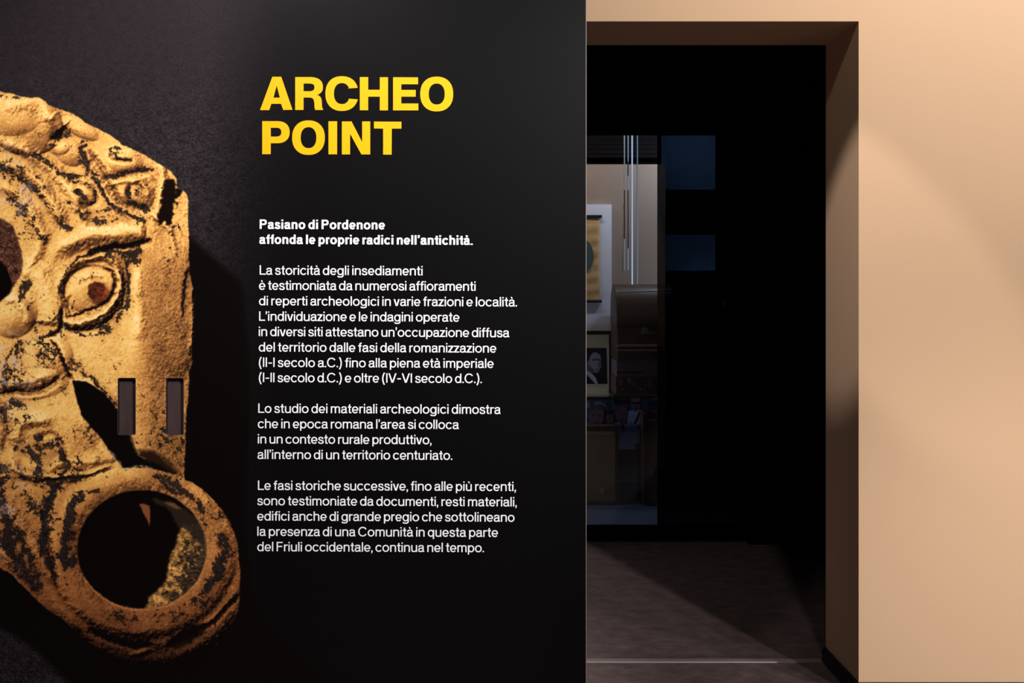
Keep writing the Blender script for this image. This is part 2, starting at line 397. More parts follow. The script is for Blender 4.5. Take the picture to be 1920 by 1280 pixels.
    blob(246,482,26,12,-.20,-15); blob(240,520,7,30,-.14); blob(212,604,26,10,-.12,-35); blob(300,440,14,22,-.10); blob(345,620,8,90,-.10); blob(40,215,50,30,.05,30); blob(30,420,25,40,.0); blob(177,520,30,16,.04); blob(180,545,34,26,-.07); blob(182,549,19,20,-.12)
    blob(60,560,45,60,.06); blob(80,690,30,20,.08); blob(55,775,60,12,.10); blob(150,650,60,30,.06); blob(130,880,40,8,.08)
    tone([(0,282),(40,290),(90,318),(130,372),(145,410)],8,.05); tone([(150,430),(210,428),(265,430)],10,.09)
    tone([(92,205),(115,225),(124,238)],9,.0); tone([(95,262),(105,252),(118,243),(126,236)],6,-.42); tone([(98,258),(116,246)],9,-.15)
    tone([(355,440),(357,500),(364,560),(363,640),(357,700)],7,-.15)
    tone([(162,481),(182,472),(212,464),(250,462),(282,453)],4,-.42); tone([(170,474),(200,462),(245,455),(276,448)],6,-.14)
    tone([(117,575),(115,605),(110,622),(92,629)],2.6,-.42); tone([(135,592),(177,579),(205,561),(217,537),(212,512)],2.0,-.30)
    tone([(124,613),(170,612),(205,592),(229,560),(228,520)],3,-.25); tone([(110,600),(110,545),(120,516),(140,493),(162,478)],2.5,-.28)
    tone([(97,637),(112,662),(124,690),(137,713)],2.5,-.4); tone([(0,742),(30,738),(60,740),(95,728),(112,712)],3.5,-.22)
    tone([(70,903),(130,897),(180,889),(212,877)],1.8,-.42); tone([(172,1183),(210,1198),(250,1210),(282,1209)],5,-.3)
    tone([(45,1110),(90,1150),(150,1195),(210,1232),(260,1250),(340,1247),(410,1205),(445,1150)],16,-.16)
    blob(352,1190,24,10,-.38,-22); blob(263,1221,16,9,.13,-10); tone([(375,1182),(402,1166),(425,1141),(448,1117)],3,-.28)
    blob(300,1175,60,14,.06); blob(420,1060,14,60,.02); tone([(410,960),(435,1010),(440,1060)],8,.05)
    T = T+Tn
    # ---- black glaze, broken by grain
    G = glaze
    G([(160,272),(152,280),(158,298),(170,318),(185,345),(196,365)],6); G([(196,365),(210,385),(240,402),(270,415)],4.5); G([(150,268),(172,262)],3,.8)
    G([(62,288),(85,302),(105,320),(128,330),(145,333)],6); G([(128,330),(160,328),(165,315)],4,.8)
    G([(0,312),(30,330),(60,350),(80,372),(95,395),(110,415),(128,425)],9,.85); G([(15,300),(45,318),(72,335)],8,.6)
    G([(40,400),(60,420),(75,440),(85,455)],8,.7); G([(0,350),(25,372),(48,395)],12,.45)
    G([(200,332),(222,330),(240,324),(288,315)],4.5); G([(205,280),(215,290),(225,300),(245,300)],3.5,.9); G([(210,277),(225,276)],3)
    G([(244,352),(242,366),(248,378),(262,388),(276,391)],7,.95); G([(258,350),(268,362),(275,375)],5,.6); glaze_blob(255,358,13,12,.75)
    G([(135,340),(160,344),(177,356),(181,372),(170,383),(148,381)],3,.8); G([(137,358),(147,362),(158,370)],5,.95)
    G([(148,395),(152,403),(175,400),(205,392)],5,.9); G([(155,408),(180,414),(225,412)],7,.75); glaze_blob(190,408,34,10,.55)
    G([(100,272),(112,260),(126,250)],7,.8); G([(0,280),(40,284),(55,290)],4,.5); G([(0,180),(15,182),(38,184)],3,.7)
    glaze_blob(323,432,7,14,.9,15); G([(335,420),(342,440)],3,.7); G([(330,380),(342,400)],4,.5)
    G([(175,472),(205,470),(235,474),(262,470)],6,.95); glaze_blob(240,478,24,10,.85); G([(238,488),(240,520),(243,555),(236,580)],5.5,.85)
    glaze_blob(215,476,44,9,.74); glaze_blob(250,480,18,13,.80,-40); glaze_blob(240,520,8,34,.66); glaze_blob(236,575,14,24,.60,30); glaze_blob(200,612,26,10,.62,-30); glaze_blob(150,626,34,7,.58)
    glaze_blob(262,412,10,7,.5); glaze_blob(10,330,30,22,.50,35); glaze_blob(60,345,34,16,.48,40); glaze_blob(60,425,22,34,.52,-25); glaze_blob(25,365,34,24,.48,35)
    glaze_blob(20,700,34,50,.50); glaze_blob(30,770,30,30,.45); glaze_blob(10,900,34,60,.56); glaze_blob(70,900,60,12,.55); glaze_blob(20,960,40,40,.56); glaze_blob(75,960,46,40,.46); glaze_blob(40,1060,60,40,.46,40); glaze_blob(170,800,40,40,.46,30); glaze_blob(80,835,44,34,.52); glaze_blob(140,690,30,14,.5,30)
    glaze_blob(290,770,12,60,.42); glaze_blob(310,830,34,40,.50,30); glaze_blob(340,850,10,40,.46); glaze_blob(110,600,12,12,.55)
    glaze_blob(395,960,26,26,.44,40); glaze_blob(380,1120,26,20,.46,-40); glaze_blob(240,1155,60,10,.48); glaze_blob(330,1150,40,10,.50)
    G([(112,545),(120,515),(140,490),(160,478)],3.4,.82); G([(232,575),(222,592),(205,605),(200,620)],8,.85); G([(195,622),(170,628),(140,622),(122,612)],6,.8)
    G([(220,500),(226,515),(232,540),(228,575)],3,.7); G([(140,552),(133,578),(128,592)],3.5,.62)
    glaze_blob(48,535,13,16,1.); glaze_blob(40,555,7,10,.8); G([(60,560),(52,580)],4,.6); glaze_blob(122,610,9,8,.9)
    glaze_blob(72,608,15,13,.75); G([(95,625),(60,640),(35,640),(15,670)],5,.75); G([(15,670),(5,720),(25,690),(28,650)],8,.7)
    glaze_blob(82,668,20,22,.75,25); G([(62,645),(75,640),(95,650),(105,665)],5,.7); glaze_blob(20,710,22,18,.5)
    glaze_blob(32,755,24,9,.95,10); G([(110,712),(118,728),(128,745)],6,.8); G([(0,738),(20,725),(40,730)],4,.6)
    G([(8,770),(10,790),(14,812)],6,.8); G([(125,690),(150,695),(175,712),(200,740),(220,765)],6,.75); G([(214,680),(218,705)],3,.5)
    glaze_blob(72,820,18,14,.85); G([(50,840),(60,850),(75,870),(65,890)],11,.85); G([(75,840),(95,832),(112,840),(118,860)],8,.95); G([(95,872),(105,885),(120,885),(130,870),(122,862)],4.5,.95)
    glaze_blob(30,840,8,14,.6); glaze_blob(150,812,26,20,.42); G([(140,850),(155,872)],3,.6); glaze_blob(185,860,16,6,.5)
    G([(0,905),(5,940),(15,985),(12,1020)],13,1.05); glaze_blob(12,1010,16,30,.95); G([(80,910),(110,905),(150,893)],6,.7); glaze_blob(45,930,16,14,.55); glaze_blob(60,960,18,12,.6); G([(110,910),(92,940),(82,985),(80,1020),(92,1060)],11,1.05)
    G([(25,1000),(45,1020),(62,1060),(70,1090)],11,1.0); glaze_blob(35,1000,18,20,.7); G([(0,1010),(25,1040),(50,1075),(68,1100)],14,1.05); G([(70,905),(110,902),(160,890)],8,.85); G([(90,1040),(100,1075),(104,1095)],5,1.)
    G([(150,925),(170,922),(185,920)],5,1.); G([(150,928),(138,945),(132,965),(126,990),(122,1015),(118,1040),(125,1055),(136,1052)],11,1.15); glaze_blob(118,1035,8,12,1.); glaze_blob(128,1000,13,30,1.05); G([(100,980),(112,975)],4,.8); glaze_blob(122,1082,4,4,1.); glaze_blob(126,1096,3,3,1.)
    G([(292,894),(312,896),(320,905),(338,915),(355,928),(370,940),(378,955)],7,1.05); glaze_blob(330,903,8,5,.9); glaze_blob(388,960,8,6,.6); G([(300,897),(318,915),(340,925)],4,.8)
    G([(418,1005),(424,1030),(418,1050),(405,1065),(408,1080),(395,1092),(388,1105)],10,1.05); glaze_blob(412,1062,13,18,1.05); G([(388,1105),(370,1118),(355,1130)],5,.7)
    for x, y, r in ((228,1150,7),(235,1160,6),(250,1148,5),(297,1165,6),(325,1155,5),(335,1136,8),(262,1150,5),(350,1133,5)): glaze_blob(x, y, r*1.5, r*.8, .62)
    for k in range(46):
        x, y = rs.uniform(0, 350), rs.uniform(220, 900); glaze_blob(x, y, rs.uniform(2, 7), rs.uniform(2, 5), rs.uniform(.38, .60), rs.uniform(0, 180))
    for k in range(40):
        x, y = rs.uniform(255, 350), rs.uniform(760, 880); glaze_blob(x, y, rs.uniform(1.5, 5), rs.uniform(1.5, 4), rs.uniform(.5, .8), rs.uniform(20, 60))
    br1 = noise(8, 8, 301); br2 = noise(3.2, 3.2, 302); br3 = noise(1.6, 1.6, 303); big = lattice(18, 18, 304)
    th = .60+(big-.5)*.55+(br1-.5)*.62+(br2-.5)*.50+(br3-.5)*.30
    pm = sm(-.06, .10, PAT-th)
    halo = sm(-.30, .10, PAT-th)                 # thin brown wash where the glaze has worn away
    pm = blur2(pm, .45, .45)*(.80+.2*br1)
    stain = np.clip(blur(PAT, 5), 0, 1); T -= .13*stain+.15*halo*(.4+.6*br2)
    # ---- tones to ink
    ks = [0,.12,.25,.38,.5,.62,.74,.85,.95,1.1]
    cs = np.array([(10,5,4),(34,19,12),(72,43,22),(112,70,36),(150,98,50),(190,130,68),(224,163,84),(244,192,106),(253,214,136),(255,238,196)], float)
    low = sm(900,1200,YY)[..., None]
    def ramp(t): return np.stack([np.interp(t, ks, cs[:, i]) for i in range(3)], -1).astype(np.float32)
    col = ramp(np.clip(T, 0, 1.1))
    ringc = sm(850,960,YY)[..., None]; col = col*(1-ringc)+ringc*col*np.array([.96, .92, .91], np.float32)
    col = col*(1-low)+low*col*np.array([.94,.88,.92], np.float32)
    pc = np.array([38,30,30], np.float32)*(.45+1.0*br3[..., None]*br2[..., None]+.3*br1[..., None])*(1-.25*low)
    spark = (rs.rand(H, W) > .992).astype(np.float32); spark = blur(spark, .6)*1.4*(n > .45)
    pc = pc+spark[..., None]*np.array([120,115,125], np.float32)*(1-.6*low)
    col = col*(1-pm[..., None])+pc*pm[..., None]
    # frosty glaze glints on the left
    fr = sm(.5,.75,fbm(16,3,31))*np.exp(-((XX-25)/45)**2)*(np.exp(-((YY-345)/60)**2)+np.exp(-((YY-690)/70)**2)*1.1+.8*np.exp(-((YY-960)/90)**2))
    fr = fr*(.3+.7*n4)*.75; col = col*(1-fr[..., None])+fr[..., None]*np.array([205,190,195], np.float32)
    pit = blur2((rs.rand(H, W) > .9965).astype(np.float32), .75, .75)*2.6+blur2((rs.rand(H, W) > .9996).astype(np.float32), 1.3, 1.2)*8
    pit = np.clip(pit*sm(.35,.65,n2), 0, 1)*(1-pm); col = col*(1-.62*pit[..., None])+np.array([34,18,10], np.float32)*.3*pit[..., None]
    # rust iris
    ir = poly([(166,535),(180,528),(197,533),(200,548),(194,566),(182,569),(168,556)],1.,True,3,51)
    ic = np.array([82,38,22], np.float32)*(.45+1.0*fbm(6,2,52)[..., None])+np.array([60,18,5], np.float32)*sm(188,200,XX)[..., None]
    col = col*(1-ir[..., None])+ic*ir[..., None]
    def put(mask, c, a=1.):
        nonlocal col
        m = mask[..., None]*a; col = col*(1-m)+np.asarray(c, np.float32)*m
    # left socket: brown inside with a black hole
    br = poly([(-90,420),(-40,405),(0,409),(22,422),(32,445),(38,465),(43,492),(38,515),(24,538),(12,556),(-40,590),(-90,560)],1.2,True,1.5,61)
    col = col*(1-br[..., None])+br[..., None]*(np.array([84,50,36], np.float32)*(.30+.95*fbm(8,3,62)[..., None]+.7*sm(.75,.95,noise(2.2,2.2,63))[..., None]))
    put(poly([(-90,480),(-30,476),(0,490),(12,502),(20,523),(22,538),(10,556),(-30,580),(-90,550)],1.), (10,5,5))
    # chipped edge upper right, dark
    put(poly([(307,340),(318,334),(327,338),(331,362),(323,402),(317,424),(308,418),(299,421),(296,411),(303,375)],1.0,True,4.5,63), (16,7,4))
    put(poly([(330,352),(342,356),(336,368),(330,366)],1.,True,1,64), (18,8,5)); 
    # mouth opening
    put(poly([(136,712),(160,714),(180,725),(200,742),(220,766),(246,790),(246,815),(252,835),(260,852),(282,846),(300,858),(318,874),(334,889),(325,889),(300,882),(275,876),(250,877),(230,878),(225,870),(205,845),(190,820),(175,805),(152,777),(142,742)],.9,False,1.2,65), (10,5,5))
    und = poly([(258,845),(282,845),(310,858),(334,885),(318,885),(300,872),(275,862)],2.,True,3,66); put(und, (44,24,14), .75)
    e = dist([(244,814),(250,832),(258,850),(270,858)],6)
    if e: col[e[0]] = col[e[0]]*(1-.6*np.exp(-(e[1]/2)**2)[..., None])+np.array([140,95,60])*.6*np.exp(-(e[1]/2)**2)[..., None]
    e = dist([(205,845),(225,870),(232,878),(260,874),(285,877)],6)
    if e: m = .55*np.exp(-(e[1]/2.2)**2)[..., None]*(.4+n4[e[0]][..., None]); col[e[0]] = col[e[0]]*(1-m)+np.array([190,160,130])*m
    # bore of the ring
    HOLE = [(cx+121*np.cos(a), cy-.5+111.5*np.sin(a)) for a in np.linspace(0, 2*np.pi, 40)[:-1]]
    hole = poly(HOLE, 1.); put(hole, (9,4,4))
    lit = poly([(341,985),(328,1022),(317,1055),(312,1080),(300,1102),(276,1126),(270,1150),(420,1150),(420,985)],1.6,False,4,67)*hole
    lt = sm(-6,22,(XX-336)+(YY-1062)*.40+(fbm(9,3,77)-.5)*75)
    sk = noise(6,2.0,71)
    ca = np.array([205,146,76], np.float32)*(.52+.55*noise(4,3,72)[..., None]*(.5+noise(11,9,78)[..., None])); cb = np.array([62,45,33], np.float32)*(.45+.9*sk[..., None])
    ci = ca*(1-lt[..., None])+cb*lt[..., None]
    col = col*(1-lit[..., None])+ci*lit[..., None]
    up = poly([(285,935),(310,938),(337,950),(365,968),(385,1000),(388,1030),(360,1000),(335,985),(320,960)],1.5,True,3,73)*hole
    put(up, (44,32,24), .9); put(poly([(308,941),(330,945),(340,955),(325,952)],1.2,True,2,74)*hole, (120,78,42), .8)
    put(poly([(262,945),(271,944),(281,948),(281,988),(276,975),(268,960)],.9,False,1,75), (150,84,48), .85)
    # rim light of the bore
    for a0, a1, c, k in ((.15,2.6,(205,135,78),.55),(-.95,.15,(150,105,62),.5)):
        e = dist([(cx+122*np.cos(a), cy+112.5*np.sin(a)) for a in np.linspace(a0, a1, 24)],6)
        m = k*np.exp(-(e[1]/2)**2)[..., None]; col[e[0]] = col[e[0]]*(1-m)+np.array(c)*m
    # cracks and the dark groove of the ring underside
    for pts, w, k in (([(350,506),(347,530),(346,548)],1.5,.8),([(354,700),(350,680)],2,.5),([(322,1209),(333,1214),(345,1208),(372,1190),(385,1176)],5,.8)):
        e = dist(pts,8); m = k*np.exp(-(e[1]/w)**2)[..., None]; col[e[0]] = col[e[0]]*(1-m)+np.array([10,5,3])*m
    # ---- backdrop of the photograph: charcoal paper with grain, and the black cast shadow
    fl = noise(1.7,1.5,81)+.9*noise(3.2,2.0,82)+.5*lattice(11,9,83)
    fl = (fl-fl.mean())/fl.std()
    lum = 36-8*sm(900,1200,YY)
    fade = (1-sm(330,640,XX+(YY-400)*.12))*sm(-128,-10,YY)*(1-sm(1288,1368,YY))*sm(-118,-40,XX)
    amp = (2.0+6.5*sm(60,330,YY))*fade
    g = np.clip(lum*fade+BASE_INK*(1-fade)+amp*fl+(rs.rand(H, W)-.5)*5*fade, 4, 120)
    bg = np.stack([g*1.06+1, g*.92, g*.97+1], -1)
    bg = bg*fade[..., None]+np.array([BASE_INK*1.08, BASE_INK*.95, BASE_INK], np.float32)*(1-fade[..., None])
    shd = poly([(352,438),(390,473),(425,503),(452,528),(458,545),(461,605),(467,655),(470,750),(467,805),(462,1000),(467,1035),(472,1100),(500,1160),(560,1225),(640,1290),(700,1400),(240,1400),(130,1282),(100,1252),(62,1215),(25,1190),(-140,1110),(-140,900),(200,800),(300,600)],4.5,False)
    shd = np.maximum(shd, 0); bg = bg*(1-shd[..., None])+np.array([9,4.5,4.5])*shd[..., None]
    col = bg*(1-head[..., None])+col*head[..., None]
    return lin(np.clip(col, 0, 255)), col
BASE_INK = 7.

YP = 2.2; S = YP/FPX                  # metres per print unit
TH = .018
def pp(x, y): return ((x-VX)*S, EYE-(y-VY)*S)
def panel_mat():
    m = mat('black_matt_panel_film', srgb(BASE_INK*1.08, BASE_INK*.95, BASE_INK), .47, 0, .10, None, (900, .10, .0006)); return m
panel_film = panel_mat()
panel_core = mat('panel_edge_black', (.01, .008, .008), .5)
SEAM = 282.3; GAP = .12                # the joint between the two leaves
XR = 1098.4
ztop, zbot = 3.2, .03
SLOTS = [(221.3, 708.6, 254.2, 814.4), (311.9, 708.6, 344.2, 814.6)]
def leaf(x0, x1, slot, name, label):
    """a board with one finger slot cut through it"""
    (ax, _), (bx, _) = pp(x0, 0), pp(x1, 0)
    root = thing(name, ((ax+bx)/2, YP+TH/2, zbot), label, 'sliding panel', None)
    (sx0, sz1), (sx1, sz0) = pp(slot[0], slot[1]), pp(slot[2], slot[3])
    loop = rounded(sx0, sz0, sx1, sz1, 3.2*S, 5); n = len(loop)
    b = MB(); outer = [(bx, ztop), (ax, ztop), (ax, zbot), (bx, zbot)]
    vs = [(x, YP, z) for x, z in loop]+[(x, YP, z) for x, z in outer]
    q = n//4
    fs = []
    for k in range(4):                # fan between each quarter of the slot and the outer corner
        idx = list(range(k*q, (k+1)*q))
        fs.append(tuple([n+k]+idx[::-1])); fs.append((n+k, idx[-1], (idx[-1]+1) % n, n+(k+1) % 4))
    nb = len(vs); vs2 = vs+[(x, YP+TH, z) for x, _, z in vs]
    allf = fs+[tuple(i+nb for i in reversed(f)) for f in fs]
    b.add(vs2, allf, 0)
    b.add(vs2, [(i, i+nb, (i+1) % n+nb, (i+1) % n) for i in range(n)], 1)
    b.add(vs2, [(n+i, n+(i+1) % 4, n+(i+1) % 4+nb, n+i+nb) for i in range(4)], 1)
    me_o = b.build('board', [panel_film, panel_core], root)
    bm = bmesh.new(); bm.from_mesh(me_o.data); bmesh.ops.remove_doubles(bm, verts=bm.verts, dist=1e-6); bmesh.ops.recalc_face_normals(bm, faces=bm.faces); bm.to_mesh(me_o.data); bm.free()
    # back plate of the slot, of scuffed dark laminate
    plate = mat('scuffed_dark_laminate', srgb(62, 48, 47), .5, 0, .4, (60, .35, (1, 1, .3)), (350, .2, .001))
    tag(MB().prism(loop, YP+.009, YP+TH).build('slot_back_plate', plate, root), 'scuffed dark grey plate behind the finger slot')
    rim = MB(); t = .55*S; lo = rounded(sx0-t, sz0-t, sx1+t, sz1+t, 3.6*S, 5)
    vv = [(x, YP-.0003, z) for x, z in loop]+[(x, YP-.0003, z) for x, z in lo]+[(x, YP+.004, z) for x, z in loop]
    rim.add(vv, [(i, (i+1) % n, (i+1) % n+n, i+n) for i in range(n)]+[(i, i+2*n, (i+1) % n+2*n, (i+1) % n) for i in range(n)])
    rim.build('slot_rim', mat('worn_slot_edge', srgb(92, 78, 82), .45, 0, .5), root)
    return root
left_leaf = leaf(-420, SEAM-GAP/2, SLOTS[0], 'sliding_panel', 'black panel at left edge, printed with most of a terracotta head fragment')
right_leaf = leaf(SEAM+GAP/2, XR, SLOTS[1], 'sliding_panel', 'wide black panel printed with yellow title and white Italian text')

# the photograph printed on the two leaves is flat ink on the film: one colour per point of a fine grid
ink = bpy.data.materials.new('printed_photograph_ink'); ink.use_nodes = True
_b = ink.node_tree.nodes['Principled BSDF']; _a = ink.node_tree.nodes.new('ShaderNodeAttribute'); _a.attribute_name = 'ink'
ink.node_tree.links.new(_a.outputs['Color'], _b.inputs['Base Color']); _b.inputs['Roughness'].default_value = .47; _b.inputs['Specular IOR Level'].default_value = .10
_tc = ink.node_tree.nodes.new('ShaderNodeTexCoord'); _n = ink.node_tree.nodes.new('ShaderNodeTexNoise'); _n.inputs['Scale'].default_value = 900; _n.inputs['Detail'].default_value = 3
_bp = ink.node_tree.nodes.new('ShaderNodeBump'); _bp.inputs['Strength'].default_value = .10; _bp.inputs['Distance'].default_value = .0006
ink.node_tree.links.new(_tc.outputs['Object'], _n.inputs['Vector']); ink.node_tree.links.new(_n.outputs['Fac'], _bp.inputs['Height']); ink.node_tree.links.new(_bp.outputs[0], _b.inputs['Normal'])
PRINT, _ = paint_print()
def print_mesh(u0, u1, slot, parent):
    xs = np.arange(PX0, PX1, dtype=np.float32); ys = np.arange(PY0, PY1, dtype=np.float32)
    i0 = int(np.ceil(max(u0, PX0)))-PX0; i1 = int(np.floor(min(u1, PX1-1)))-PX0+1
    xs = xs[i0:i1].copy()
    xs[0] = max(u0, xs[0]-1 if i0 else xs[0]); xs[-1] = min(u1, xs[-1]+1 if i1 < PX1-PX0 else xs[-1])
    for a in (slot[0], slot[2]): xs[np.argmin(abs(xs-a))] = a
    yy = ys.copy()
    for a in (slot[1], slot[3]): yy[np.argmin(abs(yy-a))] = a
    w, h = len(xs), len(yy)
    co = np.empty((h, w, 3), np.float32)
    co[..., 0] = ((xs-VX)*S)[None]; co[..., 1] = YP-.00025; co[..., 2] = (EYE-(yy-VY)*S)[:, None]
    co -= np.array(parent.location, np.float32)
    idx = np.arange(w*h, dtype=np.int32).reshape(h, w)
    quad = np.stack([idx[:-1, :-1], idx[1:, :-1], idx[1:, 1:], idx[:-1, 1:]], -1)
    cx = (xs[:-1]+xs[1:])/2; cy = (yy[:-1]+yy[1:])/2
    keep = ~(((cx > slot[0]) & (cx < slot[2]))[None] & ((cy > slot[1]) & (cy < slot[3]))[:, None])
    quad = quad[keep]
    me = bpy.data.meshes.new('printed_photograph'); nq = len(quad)
    me.vertices.add(w*h); me.vertices.foreach_set('co', co.ravel())
    me.loops.add(nq*4); me.loops.foreach_set('vertex_index', quad.ravel())
    me.polygons.add(nq); me.polygons.foreach_set('loop_start', np.arange(0, nq*4, 4, dtype=np.int32))
    me.update(calc_edges=True)
    at_ = me.attributes.new('ink', 'FLOAT_COLOR', 'POINT')
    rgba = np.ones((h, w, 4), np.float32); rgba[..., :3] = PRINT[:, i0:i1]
    at_.data.foreach_set('color', rgba.ravel())
    me.materials.append(ink)
    o = bpy.data.objects.new('printed_photograph', me); C.objects.link(o); o.parent = parent
    return o
tag(print_mesh(-1e9, SEAM-GAP/2, SLOTS[0], left_leaf), 'flat printed picture of a weathered ochre terracotta head with hollow spout')
tag(print_mesh(SEAM+GAP/2, 1e9, SLOTS[1], right_leaf), 'right edge of the flat printed terracotta picture')
tag(MB().box((pp(XR, 0)[0], YP-.0006, zbot), (pp(XR, 0)[0]+1.15*S, YP+TH, ztop)).build('edge_strip', mat('pale_edge_band', srgb(128, 112, 114), .5), right_leaf), 'thin pale edge band')

# ---------------------------------------------------------------- lettering
yellow = mat('yellow_vinyl', srgb(240, 166, 0), .45, 0, .3); white = mat('white_vinyl', srgb(243, 239, 241), .5, 0, .3)
def ell(cx, cy, rx, ry, a0, a1, n=22, p=2.25):
    out = []
    for i in range(n+1):
        t = R(a0+(a1-a0)*i/n); c, s = math.cos(t), math.sin(t)
        out.append((cx+rx*math.copysign(abs(c)**(2/p), c), cy-ry*math.copysign(abs(s)**(2/p), s)))
    return out
def bez(a, b, c, d, n=8):
    return [tuple((1-t)**3*a[k]+3*t*(1-t)**2*b[k]+3*t*t*(1-t)*c[k]+t**3*d[k] for k in (0, 1)) for t in [i/n for i in range(n+1)]]
GL = {
 'A': [[(65,316),(149,88),(210,88),(287,314),(224,315),(209,273),(142,273),(128,316)], [(156,231),(179,148),(201,231)]],
 'R': [[(306,315),(306,90),(410,90)]+bez((410,90),(462,90),(496,112),(496,158))+bez((496,158),(496,186),(482,204),(455,212))+bez((455,212),(478,218),(487,232),(488,262))+bez((488,262),(489,290),(490,303),(497,310))+[(497,315),(443,315)]+bez((440,305),(436,290),(440,268),(434,250))+bez((434,250),(430,236),(420,230),(402,230))+[(363,230),(363,315)],
       [(363,134)]+bez((402,134),(428,134),(438,142),(438,160))+bez((438,160),(438,178),(428,187),(402,187))+[(363,187)]],
 'C': [ell(626,203,113,119,17,343,40)+[(670,238)]+ell(626,203,55,72,-30,-330,36)+[(668,168)]],
 'H': [[(749,90),(806,90),(806,177),(886,177),(886,91),(942,91),(942,318),(886,318),(886,224),(806,224),(806,317),(749,317)]],
 'E': [[(977,91),(1148,92),(1148,139),(1033,139),(1033,178),(1132,178),(1132,224),(1033,224),(1033,271),(1150,271),(1150,318),(977,318)]],
 'O': [ell(1276,206,113,119,0,360,48)[:-1], ell(1276,206,55,72,0,360,40)[:-1]],
}
GL2 = {
 'P': [[(80,618),(80,392),(185,392)]+bez((185,392),(238,392),(268,420),(268,467))+bez((268,467),(268,514),(238,543),(185,543))+[(138,543),(138,618)],
       [(138,437)]+bez((176,437),(200,437),(211,448),(211,467))+bez((211,467),(211,487),(200,498),(176,498))+[(138,498)]],
 'O': [ell(397,505,112,118,0,360,48)[:-1], ell(397,505,54,72,0,360,40)[:-1]],
 'I': [[(534,393),(593,393),(593,619),(534,619)]],
 'N': [[(626,394),(692,394),(765,536),(765,394),(820,394),(820,620),(760,620),(682,478),(682,620),(626,620)]],
 'T': [[(846,395),(1034,396),(1034,443),(968,443),(967,621),(909,621),(909,443),(846,442)]],
}
FACE = YP-.0003
def curve_to_mesh(cu, name, material, parent):
    tmp = bpy.data.objects.new('tmp', cu); C.objects.link(tmp); bpy.context.view_layer.update()
    dg = bpy.context.evaluated_depsgraph_get(); me = bpy.data.meshes.new_from_object(tmp.evaluated_get(dg)); bpy.data.objects.remove(tmp)
    return me
def title(glyphs, name, label):
    cu = bpy.data.curves.new(name, 'CURVE'); cu.dimensions = '2D'; cu.fill_mode = 'BOTH'; cu.extrude = .0003
    for g in glyphs.values():
        for loop in g:
            sp = cu.splines.new('POLY'); sp.points.add(len(loop)-1)
            for p, (x, y) in zip(sp.points, loop):
                X, Z = pp(470+x/3.6577, 120+y/3.6577); p.co = (X, Z, 0, 1)
            sp.use_cyclic_u = True
    me = curve_to_mesh(cu, name, yellow, right_leaf); me.name = name; me.materials.clear(); me.materials.append(yellow)
    me.transform(Matrix.Rotation(R(90), 4, 'X')); me.transform(Matrix.Translation((0, FACE-.0002, 0))); me.transform(Matrix.Translation(-right_leaf.location))
    o = bpy.data.objects.new(name, me); C.objects.link(o); o.parent = right_leaf; return tag(o, label)
title(GL, 'title_line', 'bold yellow capitals ARCHEO'); title(GL2, 'title_line', 'bold yellow capitals POINT')
